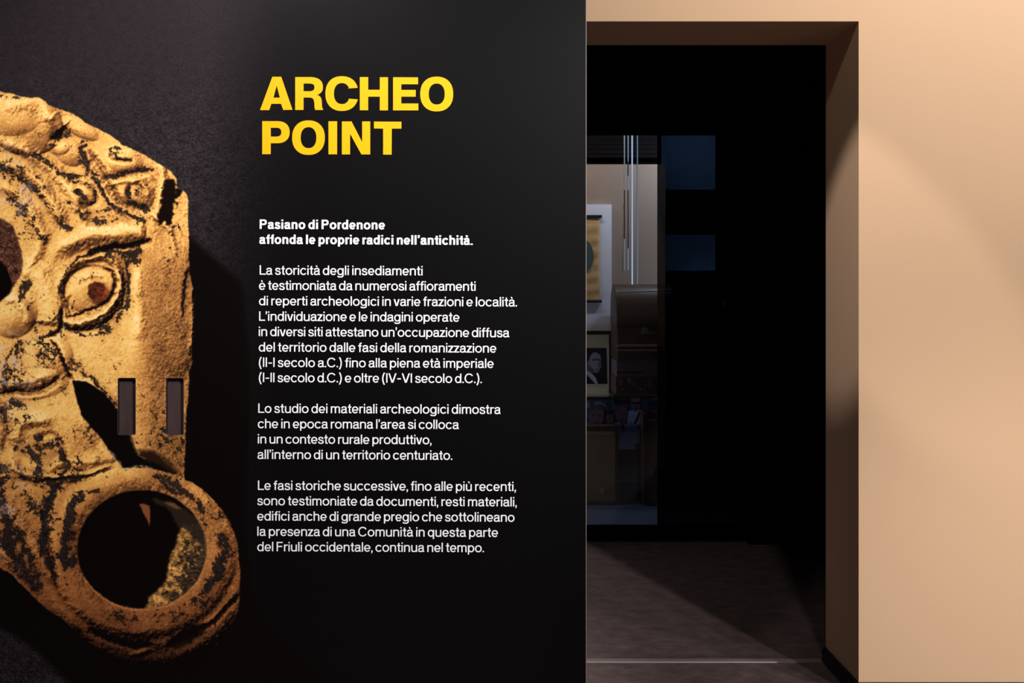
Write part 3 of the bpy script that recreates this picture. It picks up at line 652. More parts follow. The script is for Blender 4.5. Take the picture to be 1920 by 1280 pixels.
# white text: a grotesque alphabet drawn stroke by stroke, in print units
XH, AS = 12.7, 17.6
def cub(a, b, c, d, n=7): return bez(a, b, c, d, n)
def arc(cx, cy, rx, ry, a0, a1, n=26, p=2.12):
    return [(x, 2*cy-y) for x, y in ell(cx, cy, rx, ry, a0, a1, n, p)]
def glyph(ch, w, th):
    """strokes (centre lines) and solid pieces of one character, and its width"""
    v, h = w/2, th/2; top = XH+.2-h; bot = -.2+h
    st, so = [], []
    bar = lambda x0, y0, x1, y1, ww: so.append([(x0-ww/2, y0), (x0+ww/2, y0), (x1+ww/2, y1), (x1-ww/2, y1)])
    rect = lambda x0, y0, x1, y1: so.append([(x0, y0), (x1, y0), (x1, y1), (x0, y1)])
    stem = lambda x, y0, y1: rect(x-v, y0, x+v, y1)
    def arch(x0, x1): st.append([(x0, 6.8)]+cub((x0, 7.8), (x0, 11), (x0+(x1-x0)*.22, top), (x0+(x1-x0)*.53, top))[0:]+cub((x0+(x1-x0)*.53, top), (x0+(x1-x0)*.88, top), (x1, 11), (x1, 8.0))[1:]+[(x1, 0)])
    def grave(x): so.append([(x-2.6, AS+.1), (x-2.6+w*1.15, AS+.1), (x+.4+w*.35, AS-3.3), (x+.4-w*.45, AS-3.3)])
    W = 0
    if ch == 'o': st.append(arc(6.35, 6.35, 6.35-v, 6.55-h, 0, 360)); W = 12.7
    elif ch == 'n': stem(v, 0, XH); arch(v, 11.1-v); W = 11.1
    elif ch == 'h': stem(v, 0, AS); arch(v, 10.9-v); W = 10.9
    elif ch == 'm': stem(v, 0, XH); arch(v, 8.65); arch(8.65, 17.3-v); W = 17.3
    elif ch in 'u\u00f9':
        W = 11.1; stem(W-v, 0, XH); st.append([(v, XH), (v, 5)]+cub((v, 4.8), (v, 1.6), (2.2, bot), (5.1, bot))[1:]+cub((5.1, bot), (8.4, bot), (W-v, 2), (W-v, 5.2))[1:])
        if ch != 'u': grave(6.2)
    elif ch == 'r': W = 6.9; stem(v, 0, XH); st.append([(v, 6)]+cub((v, 7.5), (v, 10.9), (3.0, XH-h), (W, XH-h+.05)))
    elif ch == 'i': W = w; stem(v, 0, XH); rect(0, AS-max(2.4, w*.72), w, AS)
    elif ch == 'l': W = w; stem(v, 0, AS)
    elif ch in 'dbpqg':
        W = 11.9; right = ch in 'dqg'; x = W-v if right else v
        cx = 5.85 if right else W-5.85
        st.append(arc(cx, 6.35, 5.85-v, 6.55-h, 0, 360))
        if ch in 'db': stem(x, 0, AS)
        elif ch in 'pq': stem(x, -4.3, XH)
        else: st.append([(x, XH), (x, 0)]+cub((x, -.2), (x, -3.2), (8.6, -4.6+h), (5.8, -4.6+h))[1:]+cub((5.8, -4.6+h), (3.1, -4.6+h), (1.0+v*.3, -3.7), (.2+v, -1.5))[1:])
    elif ch == 'c': W = 11.8; st.append(arc(6.25, 6.35, 6.25-v, 6.55-h, 36, 324))
    elif ch in 'e\u00e8':
        W = 11.9; y = 6.0; rect(v, y-h*.92, W-v*.6, y+h*.92); st.append(arc(5.95, 6.35, 5.95-v, 6.55-h, -4, 322))
        if ch != 'e': grave(6.0)
    elif ch in 'a\u00e0':
        W = 11.5; x = 10.4-v
        st.append(cub((.25+v, 8.9), (.5+v, 11.3), (2.9, top), (5.3, top))+cub((5.3, top), (8.2, top), (x, 11.4), (x, 9.3))[1:]+[(x, 2.4)]+cub((x, 2.4), (x, 1.2), (x+.3, h), (W, h))[1:])
        st.append(cub((x, 7.7), (x-1.6, 6.9), (5.0, 7.1), (3.4, 6.6))+cub((3.4, 6.6), (1.6, 6.0), (v, 5.1), (v, 3.4))[1:]+cub((v, 3.4), (v, 1.4), (2.4, bot), (4.3, bot))[1:]+cub((4.3, bot), (7.0, bot), (x, 1.7), (x, 4.6))[1:])
        if ch != 'a': grave(5.8)
    elif ch == 's':
        W = 10.5
        st.append(cub((W-.5-v, 8.9), (W-.9-v, 11.3), (7.6, top), (5.2, top))+cub((5.2, top), (2.6, top), (.5+v, 11.3), (.5+v, 9.5))[1:]+cub((.5+v, 9.5), (.5+v, 7.6), (3.0, 7.1), (5.3, 6.55))[1:]+cub((5.3, 6.55), (7.7, 6.0), (W-v, 5.4), (W-v, 3.4))[1:]+cub((W-v, 3.4), (W-v, 1.3), (7.8, bot), (5.3, bot))[1:]+cub((5.3, bot), (2.5, bot), (.3+v, 1.5), (v, 4.0))[1:])
    elif ch == 't': W = 6.6; x = 2.0+v; st.append([(x, 16.6), (x, 3)]+cub((x, 3), (x, 1.3), (x+.7, h), (x+2.1, h))[1:]+[(W, h)]); rect(0, XH-th, W-.1, XH)
    elif ch == 'f': W = 6.6; x = 2.0+v; st.append([(W+.1, AS+.1-h), (5.9, AS+.1-h)]+cub((5.9, AS+.1-h), (4.0, AS-h), (x, AS-1.6), (x, AS-4))[1:]+[(x, 0)]); rect(0, XH-th, W-.1, XH)
    elif ch == 'v': W = 11.2; bar(v*1.1, XH, W/2-.15*w, 0, w*1.12); bar(W-v*1.1, XH, W/2+.15*w, 0, w*1.12)
    elif ch == 'z': W = 10.2; rect(.2, XH-th, W-.2, XH); rect(0, 0, W, th); bar(W-.3-w*.7, XH-th*.6, w*.75, th*.6, w*1.35)
    elif ch == 'L': W = 11.6; stem(v+.2, 0, AS); rect(.2, 0, W, th)
    elif ch == 'I': W = w+.2; stem(v+.1, 0, AS)
    elif ch == 'F': W = 11.4; stem(v, 0, AS); rect(0, AS-th, W, AS); rect(0, 8.0, W-1, 8.0+th)
    elif ch == 'P': W = 13.2; stem(v, 0, AS); y1, y0 = AS-h, 7.2+h; st.append([(v, y1), (7.6, y1)]+cub((7.6, y1), (11.2, y1), (W-v, y1-1.7), (W-v, (y0+y1)/2))[1:]+cub((W-v, (y0+y1)/2), (W-v, y0+1.7), (11.2, y0), (7.6, y0))[1:]+[(v, y0)])
    elif ch == 'C': W = 16.4; st.append(arc(8.5, 8.8, 8.5-v, 9.05-h, 33, 327))
    elif ch == 'V': W = 15.4; bar(v*1.1, AS, W/2-.1*w, 0, w*1.12); bar(W-v*1.1, AS, W/2+.1*w, 0, w*1.12)
    elif ch == '.': W = w+.2; rect(0, 0, W, 2.5)
    elif ch == ',': W = w+.2; rect(0, 0, W, 2.5); so.append([(W-w*.75, 0), (W, 0), (W-.5, -2.0), (.1, -3.6), (.1, -2.6)])
    elif ch == '\u2019': W = w+.2; rect(0, AS-2.5, W, AS); so.append([(W-w*.75, AS-2.5), (W, AS-2.5), (W-.5, AS-4.5), (.1, AS-6.0), (.1, AS-5.0)])
    elif ch == '-': W = 6.8; rect(0, 6.2, W, 6.2+th)
    elif ch == '(': W = 5.2; st.append(cub((W-v*.6, 18.6), (2.6, 15.5), (v, 11.6), (v, 7.4))+cub((v, 7.4), (v, 3.2), (2.6, -.8), (W-v*.6, -3.9))[1:])
    elif ch == ')': W = 5.2; st.append(cub((v*.6, 18.6), (W-2.6, 15.5), (W-v, 11.6), (W-v, 7.4))+cub((W-v, 7.4), (W-v, 3.2), (W-2.6, -.8), (v*.6, -3.9))[1:])
    return st, so, W
ROUND = set('oecdgqs\u00e8C('); 
def bearings(ch):
    if ch in 'oe\u00e8C': return .75, .75
    if ch in 'dgq': return .75, 1.25
    if ch in 'bp': return 1.25, .75
    if ch in 'ctfs': return .7, .55
    if ch in 'a\u00e0': return .8, .6
    if ch == 'r': return 1.25, .3
    if ch in 'vzV': return .3, .3
    if ch in '.,\u2019': return .9, .8
    if ch == 'L': return 1.3, .1
    return 1.25, 1.25
def ribbon(path, w, th):
    P = np.array(path, float); d = np.diff(P, axis=0); keep = np.r_[True, np.hypot(*d.T) > 1e-4]; P = P[keep]
    closed = np.hypot(*(P[0]-P[-1])) < 1e-3
    t = np.gradient(P, axis=0)
    if closed: t[0] = t[-1] = P[1]-P[-2]
    t /= np.hypot(*t.T)[:, None]+1e-9
    ww = (th+(w-th)*np.abs(t[:, 1])**1.3)/2
    nrm = np.stack([-t[:, 1], t[:, 0]], 1)*ww[:, None]
    return P+nrm, P-nrm
def line_mesh(body, x0, x1, base, bold):
    w, th = (3.75, 3.0) if bold else (2.42, 2.1)
    def lay(extra):
        x = 0; out = []
        for ch in body:
            if ch == ' ': x += 4.0+extra; continue
            l, r = bearings(ch); st, so, W = glyph(ch, w, th)
            x += l; out.append((x, st, so)); x += W+r+extra
        return out, x-extra-r-bearings(body[0])[0]
    _, w0 = lay(0); extra = ((x1-x0)-w0)/(len(body)-1)
    out, _ = lay(extra); off = bearings(body[0])[0]
    V, F = [], []
    for x, st, so in out:
        kk = 0
        for p in st:
            a, b = ribbon(p, w, th); k = len(V); n = len(a)
            V += [(q[0]+x-off, q[1], kk) for q in a]+[(q[0]+x-off, q[1], kk) for q in b]; kk += 1
            F += [(k+i, k+i+1, k+n+i+1, k+n+i) for i in range(n-1)]
        for q in so: k = len(V); V += [(a+x-off, b, kk) for a, b in q]; kk += 1; F.append(tuple(range(k, k+len(q))))
    V = np.array(V); X = x0+V[:, 0]+V[:, 1]*.0055; Y = base-V[:, 1]+.0048*V[:, 0]
    out = np.stack([(X-VX)*S, FACE-.0003-V[:, 2]*2e-5, EYE-(Y-VY)*S], -1)-np.array(right_leaf.location)
    return out, F
LINES = [
 ('bold_paragraph', 'line of bold white text', [("Pasiano di Pordenone", 487, 721.8, 428.9), ("affonda le proprie radici nell\u2019antichit\u00e0.", 486.4, 886.4, 457)]),
 ('text_paragraph', 'line of white text, upper paragraph', [
  ("La storicit\u00e0 degli insediamenti", 486.8, 792.3, 514.7), ("\u00e8 testimoniata da numerosi affioramenti", 485.7, 891.7, 543.1),
  ("di reperti archeologici in varie frazioni e localit\u00e0.", 485.7, 969.5, 572.1), ("L\u2019individuazione e le indagini operate", 485.7, 861.4, 601.1),
  ("in diversi siti attestano un\u2019occupazione diffusa", 485.2, 954.8, 629.8), ("del territorio dalle fasi della romanizzazione", 485.2, 930.5, 658.8),
  ("(II-I secolo a.C.) fino alla piena et\u00e0 imperiale", 485.4, 925.6, 687.5), ("(I-II secolo d.C.) e oltre (IV-VI secolo d.C.).", 485.4, 903.4, 715.9)]),
 ('text_paragraph', 'line of white text, middle paragraph', [
  ("Lo studio dei materiali archeologici dimostra", 484.1, 938.6, 773.6), ("che in epoca romana l\u2019area si colloca", 483.5, 860.3, 802.3),
  ("in un contesto rurale produttivo,", 483.5, 809.1, 831), ("all\u2019interno di un territorio centuriato.", 483, 848.1, 860)]),
 ('text_paragraph', 'line of white text, last paragraph', [
  ("Le fasi storiche successive, fino alle pi\u00f9 recenti,", 483.5, 967.3, 918), ("sono testimoniate da documenti, resti materiali,", 482.5, 968.9, 946.7),
  ("edifici anche di grande pregio che sottolineano", 482.5, 964.8, 975.4), ("la presenza di una Comunit\u00e0 in questa parte", 482.5, 933.7, 1004.1),
  ("del Friuli occidentale, continua nel tempo.", 482.5, 907.4, 1032.8)]),
]
for name, label, lines in LINES:
    for body, x0, x1, base in lines:
        v, f = line_mesh(body, x0, x1, base, name.startswith('bold'))
        nm = 'bold_text_line' if name.startswith('bold') else 'text_line'
        me = bpy.data.meshes.new(nm); me.from_pydata([tuple(p) for p in v], [], f); me.materials.append(white)
        o = bpy.data.objects.new(nm, me); C.objects.link(o); o.parent = right_leaf; tag(o, label)

# ================================================================ the display case in the dark room
XG0, XG1 = -.9, at(1404, 0, YG).x
GZ0, GZ1 = at(0, 985, YG).z, at(0, 252, YG).z
XS = at(1233, 0, YG).x               # where the clear pane ends and the added dimming pane begins
case = thing('display_case', (.35, 4.65, 0), 'tall black glazed display case standing in the dark room', 'display case')
lacquer = mat('black_lacquer', (.0012, .0012, .0014), .9, 0, .02)
YB = 5.0
cb = MB()
cb.box((XG0-.1, YG, 2.50), (XG1+.19, YB+.05, 2.62)).box((XG0-.1, YG, GZ1), (XG1+.19, YG+.03, 2.50)).box((XG1, YG, .0), (XG1+.19, YB+.05, 2.50)).box((XG0-.1, YG, 0), (XG0, YB+.05, 2.50)).box((XG0, YB, 0), (XG1, YB+.05, 2.50))
cb.build('cabinet', lacquer, case)
MB().box((XG0, YG+.05, 0), (XG1, YB, GZ0-.03)).build('plinth', mat('plinth_black', (.006, .004, .004), .6, 0, .1), case)
MB().box((XG0, YG, GZ0-.035), (XG1, YG+.011, GZ0)).build('bottom_rail', lacquer, case)
tag(MB().box((XG0, YG+.011, GZ0-.03), (XG1, YB, GZ0)).build('case_floor', mat('grey_blue_case_floor', (.085, .10, .15), .35, 0, .5, (6, .2)), case), 'grey blue floor board of the case')
def glass_mat(name, tint, refl):
    m = bpy.data.materials.new(name); m.use_nodes = True; nt = m.node_tree; nt.nodes.remove(nt.nodes['Principled BSDF'])
    t = nt.nodes.new('ShaderNodeBsdfTransparent'); t.inputs[0].default_value = (*tint, 1)
    g = nt.nodes.new('ShaderNodeBsdfGlossy'); g.inputs['Roughness'].default_value = .02; g.inputs[0].default_value = (.9, .95, 1, 1)
    fr = nt.nodes.new('ShaderNodeFresnel'); fr.inputs[0].default_value = refl; mx = nt.nodes.new('ShaderNodeMixShader')
    nt.links.new(fr.outputs[0], mx.inputs[0]); nt.links.new(t.outputs[0], mx.inputs[1]); nt.links.new(g.outputs[0], mx.inputs[2]); nt.links.new(mx.outputs[0], nt.nodes['Material Output'].inputs[0])
    return m
tag(MB().box((XG0, YG+.012, GZ0), (XS, YG+.018, GZ1)).build('glass_pane', glass_mat('clear_glass', (.94, .95, .96), 1.4), case), 'clear glass front pane')
tag(MB().box((XS, YG+.004, GZ0), (XG1, YG+.010, GZ1)).build('glass_pane', glass_mat('dimming_glass', (.16, .17, .19), 1.4), case), 'dark glass pane added to dim the right side')  # dark pane added so the right half reads as shaded
# back linings: bare grey with louvres at the top left, navy boards on the right stand for reflections in the glass
XL = at(1236, 0, 4.95).x
navy = mat('navy_reflection', (.13, .19, .28), .9, 0, .1, (14, .35))
for y0, y1 in ((225, 355), (440, 507)):
    a, b = at(1240, y1, 4.96), at(1440, y0, 4.96)
    tag(MB().box((a.x, 4.96, a.z), (min(b.x, XG1-.01), YB-.001, b.z)).build('reflection_board', navy, case), 'dark navy board standing for a reflection in the glass')
gl = mat('louvre_grey', (.010, .008, .008), .95, 0, .02); lv = MB()
for k, yy in enumerate((254, 262.5, 272, 280, 289)):
    h = (8.0, 8.8, 7.2, 8.0, 6.4)[k]
    a, b = at(1040, yy+h, 4.93), at(1235, yy, 4.93)
    lv.box((a.x, 4.93, a.z), (b.x, 4.96, b.z))
lv.build('louvre_vent', gl, case)

# cream backdrop board inside the case
b0, b1 = at(960, 935, 4.90), at(1248, 308, 4.90)
tag(MB().box((b0.x, 4.90, GZ0+.002), (b1.x, 4.925, b1.z)).build('backdrop_board', mat('taupe_backdrop', srgb(160, 136, 120), .8, 0, .15)), 'tall taupe backdrop board at the back of the glass case', 'board')
# white mounting board with a cloth wall hanging
a, b = at(1040, 620, 4.86), at(1147, 383, 4.86)
tag(MB().box((a.x, 4.86, a.z), (b.x, 4.898, b.z)).build('mounting_board', mat('pale_lilac_board', srgb(240, 232, 240), .7)), 'pale lilac white mounting board behind the cloth hanging', 'board')
hang = thing('wall_hanging', at(1085, 566, 4.845), 'small ochre cloth hanging with black rods and a grey green disc', 'wall hanging')
cl = mat('ochre_cloth', srgb(222, 172, 118), .9, 0, .1, (26, .35, (.6, 1, 5)))
nx, nz = 14, 44; vs = []; fs = []
p0, p1 = at(1045, 564, 4.85), at(1124, 405, 4.85)
for j in range(nz+1):
    for i in range(nx+1):
        u, v = i/nx, j/nz
        wv = .0022*math.sin(v*43+math.sin(u*5)*1.2)+.003*math.sin(u*6+v*5)*(1-v)
        vs.append((p0.x+(p1.x-p0.x)*u, 4.848+wv, p0.z+(p1.z-p0.z)*v))
for j in range(nz):
    for i in range(nx): k = j*(nx+1)+i; fs.append((k, k+1, k+nx+2, k+nx+1))
co_ = MB().add(vs, fs).build('cloth', cl, hang, smooth=True); co_.modifiers.new('thickness', 'SOLIDIFY').thickness = .0012
disc = MB(); c = at(1083, 480, 4.842); n = 40
rx, rz = at(1113, 0, 4.842).x-c.x, .118
disc.prism([(c.x+rx*math.cos(2*math.pi*i/n), c.z+rz*math.sin(2*math.pi*i/n)) for i in range(n)], 4.8405, 4.8425)
tag(disc.build('disc', mat('grey_green_ink', srgb(86, 104, 100), .9, 0, .1, (40, .4, (.5, 1, 4))), hang), 'grey green round printed disc')
rod = mat('black_rod', (.006, .006, .007), .5)
for y in (405.5, 564.5):
    MB().cyl(at(1040, y, 4.846), at(1128.5, y, 4.846), .0095, 14).build('rod', rod, hang, smooth=False)

# framed portrait photograph
fr = thing('framed_portrait', at(1090, 748, 4.85), 'black framed portrait photograph of a man in dark suit below the hanging', 'picture')
def frame_bars(x0, y0, x1, y1, w, Y, d):
    a, b = at(x0, y1, Y), at(x1, y0, Y); w = w*Y/FPX; m = MB()
    m.box((a.x, Y, a.z), (b.x, Y+d, a.z+w)).box((a.x, Y, b.z-w), (b.x, Y+d, b.z)).box((a.x, Y, a.z+w), (a.x+w, Y+d, b.z-w)).box((b.x-w, Y, a.z+w), (b.x, Y+d, b.z-w)); return m
frame_bars(1040, 622.5, 1147, 749, 4.6, 4.83, .05).build('frame', mat('black_frame', (.006, .005, .006), .35), fr)
a, b = at(1044, 745, 4.85), at(1143, 626, 4.85)
MB().box((a.x, 4.85, a.z), (b.x, 4.875, b.z)).build('mat_board', mat('cream_mat_board', srgb(226, 208, 168), .8), fr)
def flat(name, polys, Y, parent, step=.0004):
    """a flat print: coloured paper shapes laid one on the other, each a fraction of a millimetre proud"""
    m = MB(); mats = []
    for k, (colr, pts) in enumerate(polys):
        mats.append(mat(name+'_ink', srgb(*colr), .6, 0, .3))
        m.prism([(at(x, y, Y).x, at(x, y, Y).z) for x, y in pts], Y-step*(k+1), Y, k)
    return m.build(name, mats, parent)
def oval(cx, cy, rx, ry, a0=0, a1=360, n=20): return [(cx+rx*math.cos(R(a0+(a1-a0)*i/n)), cy+ry*math.sin(R(a0+(a1-a0)*i/n))) for i in range(n if a1-a0 == 360 else n+1)]
por = [((22, 24, 44), [(1050, 652), (1137.5, 652), (1138.5, 719.5), (1050, 719.5)]),
 ((150, 146, 160), [(1099, 660), (1108, 658), (1118, 660), (1125, 665), (1127, 672), (1126.5, 680), (1128, 687), (1125.5, 689), (1125, 693), (1122, 697), (1116, 699), (1108, 698), (1102, 695), (1094, 686), (1094, 668)]),
 ((26, 24, 30), [(1085, 662), (1092, 655), (1104, 652.6), (1114, 656), (1120, 660), (1112, 661), (1107, 666), (1105, 673), (1101, 680), (1098, 676), (1094, 690), (1088, 690)]),
 ((92, 88, 104), [(1110, 673), (1120, 672), (1126, 673.5), (1126, 675.5), (1117, 675.5), (1111, 677)]),
 ((60, 56, 70), [(1113, 673.5), (1121, 672.3), (1121, 674), (1114, 675)]),
 ((60, 56, 70), [(1123, 673), (1127, 674), (1127, 675.4), (1123, 674.8)]),
 ((96, 92, 108), [(1096, 681), (1101, 682), (1109, 690), (1116, 696), (1111, 699), (1102, 696), (1094, 688)]),
 ((84, 74, 88), [(1117, 692.4), (1124, 691.6), (1124, 693.4), (1118, 694)]),
 ((112, 108, 122), [(1121.5, 676), (1124, 682), (1126, 687), (1122, 688.5), (1120, 686)]),
 ((196, 192, 204), [(1086, 684), (1100, 694), (1110, 700), (1117, 708), (1121, 719), (1114, 719), (1104, 708), (1086, 694)]),
 ((8, 8, 14), [(1050, 700), (1090, 692), (1104, 706), (1114, 717), (1116, 719.4), (1050, 719.4)]),
 ((8, 8, 14), [(1113, 703), (1124, 708), (1134, 715), (1136, 719.4), (1122, 719.4), (1118, 710)])]
tag(flat('portrait_print', por, 4.849, fr), 'flat black and white photograph of a man turned to the right')

# group photograph: a flat print standing behind the suitcases
gp = thing('group_photograph', at(1160, 876, 4.885), 'bluish group photograph of three men standing behind the suitcases', 'picture')
a, b = at(1040, 876, 4.885), at(1239, 748, 4.885)
MB().box((a.x, 4.885, GZ0+.001), (b.x, 4.897, b.z)).build('backing_board', mat('photo_backing', (.05, .06, .09), .7), gp)
skin, skin2, shirt, shirt2, hair = (112, 92, 100), (104, 78, 84), (120, 142, 196), (150, 170, 206), (70, 62, 70)
gpol = [((62, 78, 104), [(1042, 749), (1238, 749), (1238, 876), (1042, 876)]),
 ((30, 34, 52), [(1150, 749), (1200, 749), (1200, 756), (1153, 758)]), ((120, 124, 136), [(1100, 752), (1126, 752), (1136, 760), (1134, 772), (1108, 768), (1100, 764)]),
 ((86, 70, 62), [(1105, 752), (1114, 752), (1112, 766), (1108, 766)]), ((70, 52, 44), [(1138, 752), (1144, 752), (1146, 768), (1137, 768)]),
 ((54, 40, 44), [(1216, 752), (1222, 752), (1223, 770), (1216, 770)]), ((36, 40, 56), [(1224, 750), (1234, 750), (1236, 770), (1226, 770)]),
 ((46, 36, 42), [(1134, 770), (1150, 768), (1156, 790), (1136, 800)]), ((96, 84, 92), [(1136, 778), (1150, 776), (1150, 796), (1138, 800)]),
 # man at the back with glasses and a bag strap
 (shirt2, [(1176, 772), (1186, 769), (1200, 768), (1209, 772), (1214, 784), (1214, 830), (1176, 830)]), ((70, 46, 44), [(1199, 769), (1202, 773), (1192, 796), (1187, 796)]),
 (skin2, [(1192, 797), (1208, 793), (1214, 796), (1212, 806), (1198, 806)]),
 (skin, oval(1192, 757, 9, 14)), ((130, 122, 132), oval(1192, 748, 8.5, 5)), ((28, 24, 34), [(1184, 754), (1200, 754), (1200, 756.5), (1193, 757), (1184, 757)]), ((54, 44, 52), oval(1192, 765, 3.5, 1.4)),
 # man in the middle
 (shirt, [(1142, 802), (1152, 794), (1164, 790), (1172, 796), (1182, 790), (1194, 798), (1200, 816), (1204, 828), (1194, 832), (1190, 822), (1190, 842), (1161, 842), (1156, 824), (1142, 812)]),
 ((64, 72, 104), [(1166, 794), (1172, 801), (1168, 812), (1164, 800)]), (skin2, [(1192, 832), (1198, 830), (1199, 842), (1192, 842)]),
 (skin2, [(1155, 768), (1160, 758), (1168, 756), (1176, 761), (1177, 774), (1176, 786), (1172, 796), (1165, 797), (1158, 788), (1155, 778)]),
 (hair, [(1154, 770), (1156, 760), (1166, 755.5), (1176, 760), (1177, 766), (1168, 761), (1158, 765), (1156, 776)]), ((60, 44, 50), oval(1162, 776, 2.6, 1.3)), ((60, 44, 50), oval(1170, 776, 2.6, 1.3)), ((64, 46, 52), oval(1166, 787, 4, 1.3)), ((120, 92, 94), [(1165, 776), (1167, 776), (1168, 783), (1164, 783)]),
 # man at the front left
 ((104, 124, 180), [(1042, 800), (1106, 792), (1124, 794), (1138, 802), (1142, 846), (1042, 846)]),
 (skin, [(1103, 772), (1108, 764), (1120, 762), (1129, 766), (1132, 776), (1131, 788), (1126, 798), (1117, 801), (1109, 796), (1104, 786)]),
 ((84, 76, 80), [(1102, 776), (1104, 764), (1112, 759), (1124, 759), (1132, 765), (1133, 778), (1129, 768), (1118, 766), (1108, 769), (1105, 778)]),
 ((58, 46, 56), oval(1113, 778, 3, 1.4)), ((58, 46, 56), oval(1124, 778, 3, 1.4)), ((74, 54, 60), oval(1119, 791, 4.5, 1.3)), ((128, 104, 108), [(1118, 778), (1120, 778), (1121.5, 786), (1116.5, 786)]),
 ((50, 52, 72), [(1160, 842), (1206, 842), (1206, 876), (1160, 876)])]
tag(flat('group_print', gpol, 4.884, gp, .00018), 'flat colour print of three men in light shirts')

# shelf, trunk, boxes, suitcases
leather = mat('brown_leather', srgb(84, 62, 50), .42, 0, .5, (18, .25), (60, .15, .002)); leather2 = mat('worn_olive_leather', srgb(108, 92, 74), .5, 0, .4, (14, .25), (80, .15, .002))
edge = mat('darker_leather_edge', srgb(60, 42, 34), .45); brass = mat('aged_brass', (.55, .40, .20), .35, .9)
def at2(px, py, Y): v = at(px, py, Y); return v.x, v.z
ys = 4.60
tk = thing('trunk', at(1205, 676, 4.6), 'brown leather trunk with domed lid on the case shelf', 'trunk')
x0, z0 = at2(1157, 676, ys); z0 = at(0, 676, 4.62).z+.0005; x1, z1 = at2(1262, 533, ys)
zl = at(0, 612, ys).z
body = MB(); body.box((x0, ys, z0), (x1, 4.84, zl)); body.build('body', leather, tk, bevel=.006)
lid = MB(); pr = []
for i in range(13):
    t = math.pi*i/12; pr.append((ys+.12-.122*math.cos(t), zl+.002+(z1-zl)*math.sin(t)**.55))
n = len(pr); lid.add([(x0-.002, y, z) for y, z in pr]+[(x1+.002, y, z) for y, z in pr], [tuple(range(n-1, -1, -1)), tuple(range(n, 2*n))]+[(i, (i+1) % n, (i+1) % n+n, i+n) for i in range(n)])
lo_ = lid.build('lid', leather, tk, smooth=True); lo_.data.set_sharp_from_angle(angle=R(40))
st = MB()
for y, h in ((646, 4), (655, 3)):
    a, b = at(1156.5, y+h, ys), at(1263, y, ys); st.box((a.x, ys-.006, a.z), (b.x, ys-.0005, b.z))
tag(st.build('strap', mat('pale_worn_strap', srgb(138, 106, 84), .4, 0, .5), tk, bevel=.002), 'two paler worn leather straps')
bp = MB(); a, b = at(1201, 626, ys), at(1258, 621.5, ys); bp.box((a.x, ys-.004, a.z), (b.x, ys-.0005, b.z)); a = at(1209, 619, ys); bp.cyl((a.x, ys-.006, a.z), (a.x, ys-.0005, a.z), .020, 20)
tag(bp.build('lock_plate', brass, tk), 'aged brass lock plate')
for y in (548,):
    tag(MB().cyl(at(1158, y, ys-.018), at(1260, y-3, ys-.018), .004, 8).build('piping', mat('pale_piping', srgb(150, 122, 98), .35, 0, .5), tk), 'paler piping along the lid')
bx = thing('document_box', at(1205, 706, 4.62), 'flat mauve grey document box with a dark slot under the trunk', 'box')
a, b = at(1156, 706, 4.62), at(1246, 676, 4.62)
MB().box((a.x, 4.62, a.z), (b.x, 4.82, b.z)).build('body', mat('mauve_grey_card', srgb(112, 98, 102), .7, 0, .2), bx, bevel=.003)
a, b = at(1157, 700, 4.62), at(1206, 696.5, 4.62); MB().box((a.x, 4.619, a.z), (b.x, 4.6202, b.z)).build('slot', rod, bx)
shelf = MB(); a, b = at(1040, 745, 4.6), at(1300, 740.5, 4.6); shelf.box((at(1149, 0, 4.58).x, 4.58, a.z), (XG1-.001, 4.822, b.z))
shelf.build('shelf', glass_mat('shelf_glass', (.80, .84, .88), 1.3), case)
MB().box((at(1149, 0, 4.58).x, 4.578, a.z), (XG1-.001, 4.5798, b.z)).build('shelf_edge', mat('dark_shelf_edge', (.02, .02, .024), .4), case)
pbx = thing('picture_box', at(1205, 741, 4.62), 'reddish box with two faded picture panels on the case shelf', 'box')
a, b = at(1155, 740.4, 4.62), at(1246, 706.2, 4.62)
MB().box((a.x, 4.62, at(0, 740.5, 4.6).z+.0005), (b.x, 4.82, b.z-.0003)).build('body', mat('reddish_wood', srgb(104, 66, 58), .6, 0, .3, (9, .3, (1, 1, 6))), pbx)
for k, (u0, u1) in enumerate(((1158, 1207), (1212, 1236))):
    pol = [((70, 50, 46), [(u0, 708.5), (u1, 708.5), (u1, 738), (u0, 738)]), ((96, 96, 98), [(u0+2, 710), (u0+9, 709), (u0+10, 722), (u0+3, 724)])]
    if k == 0: pol += [((134, 120, 116), [(1175, 709), (1181, 707.9), (1184, 712), (1182, 718), (1177, 716)]), ((112, 84, 74), [(1184, 714), (1190, 717), (1196, 722), (1190, 724), (1184, 720)]), ((140, 128, 122), oval(1205-4, 729, 2.2, 1.6)), ((130, 120, 116), oval(1168, 729, 2, 1.2))]
    tag(flat('picture_panel', pol, 4.6195, pbx, .0003), 'faded picture panel in reddish brown')
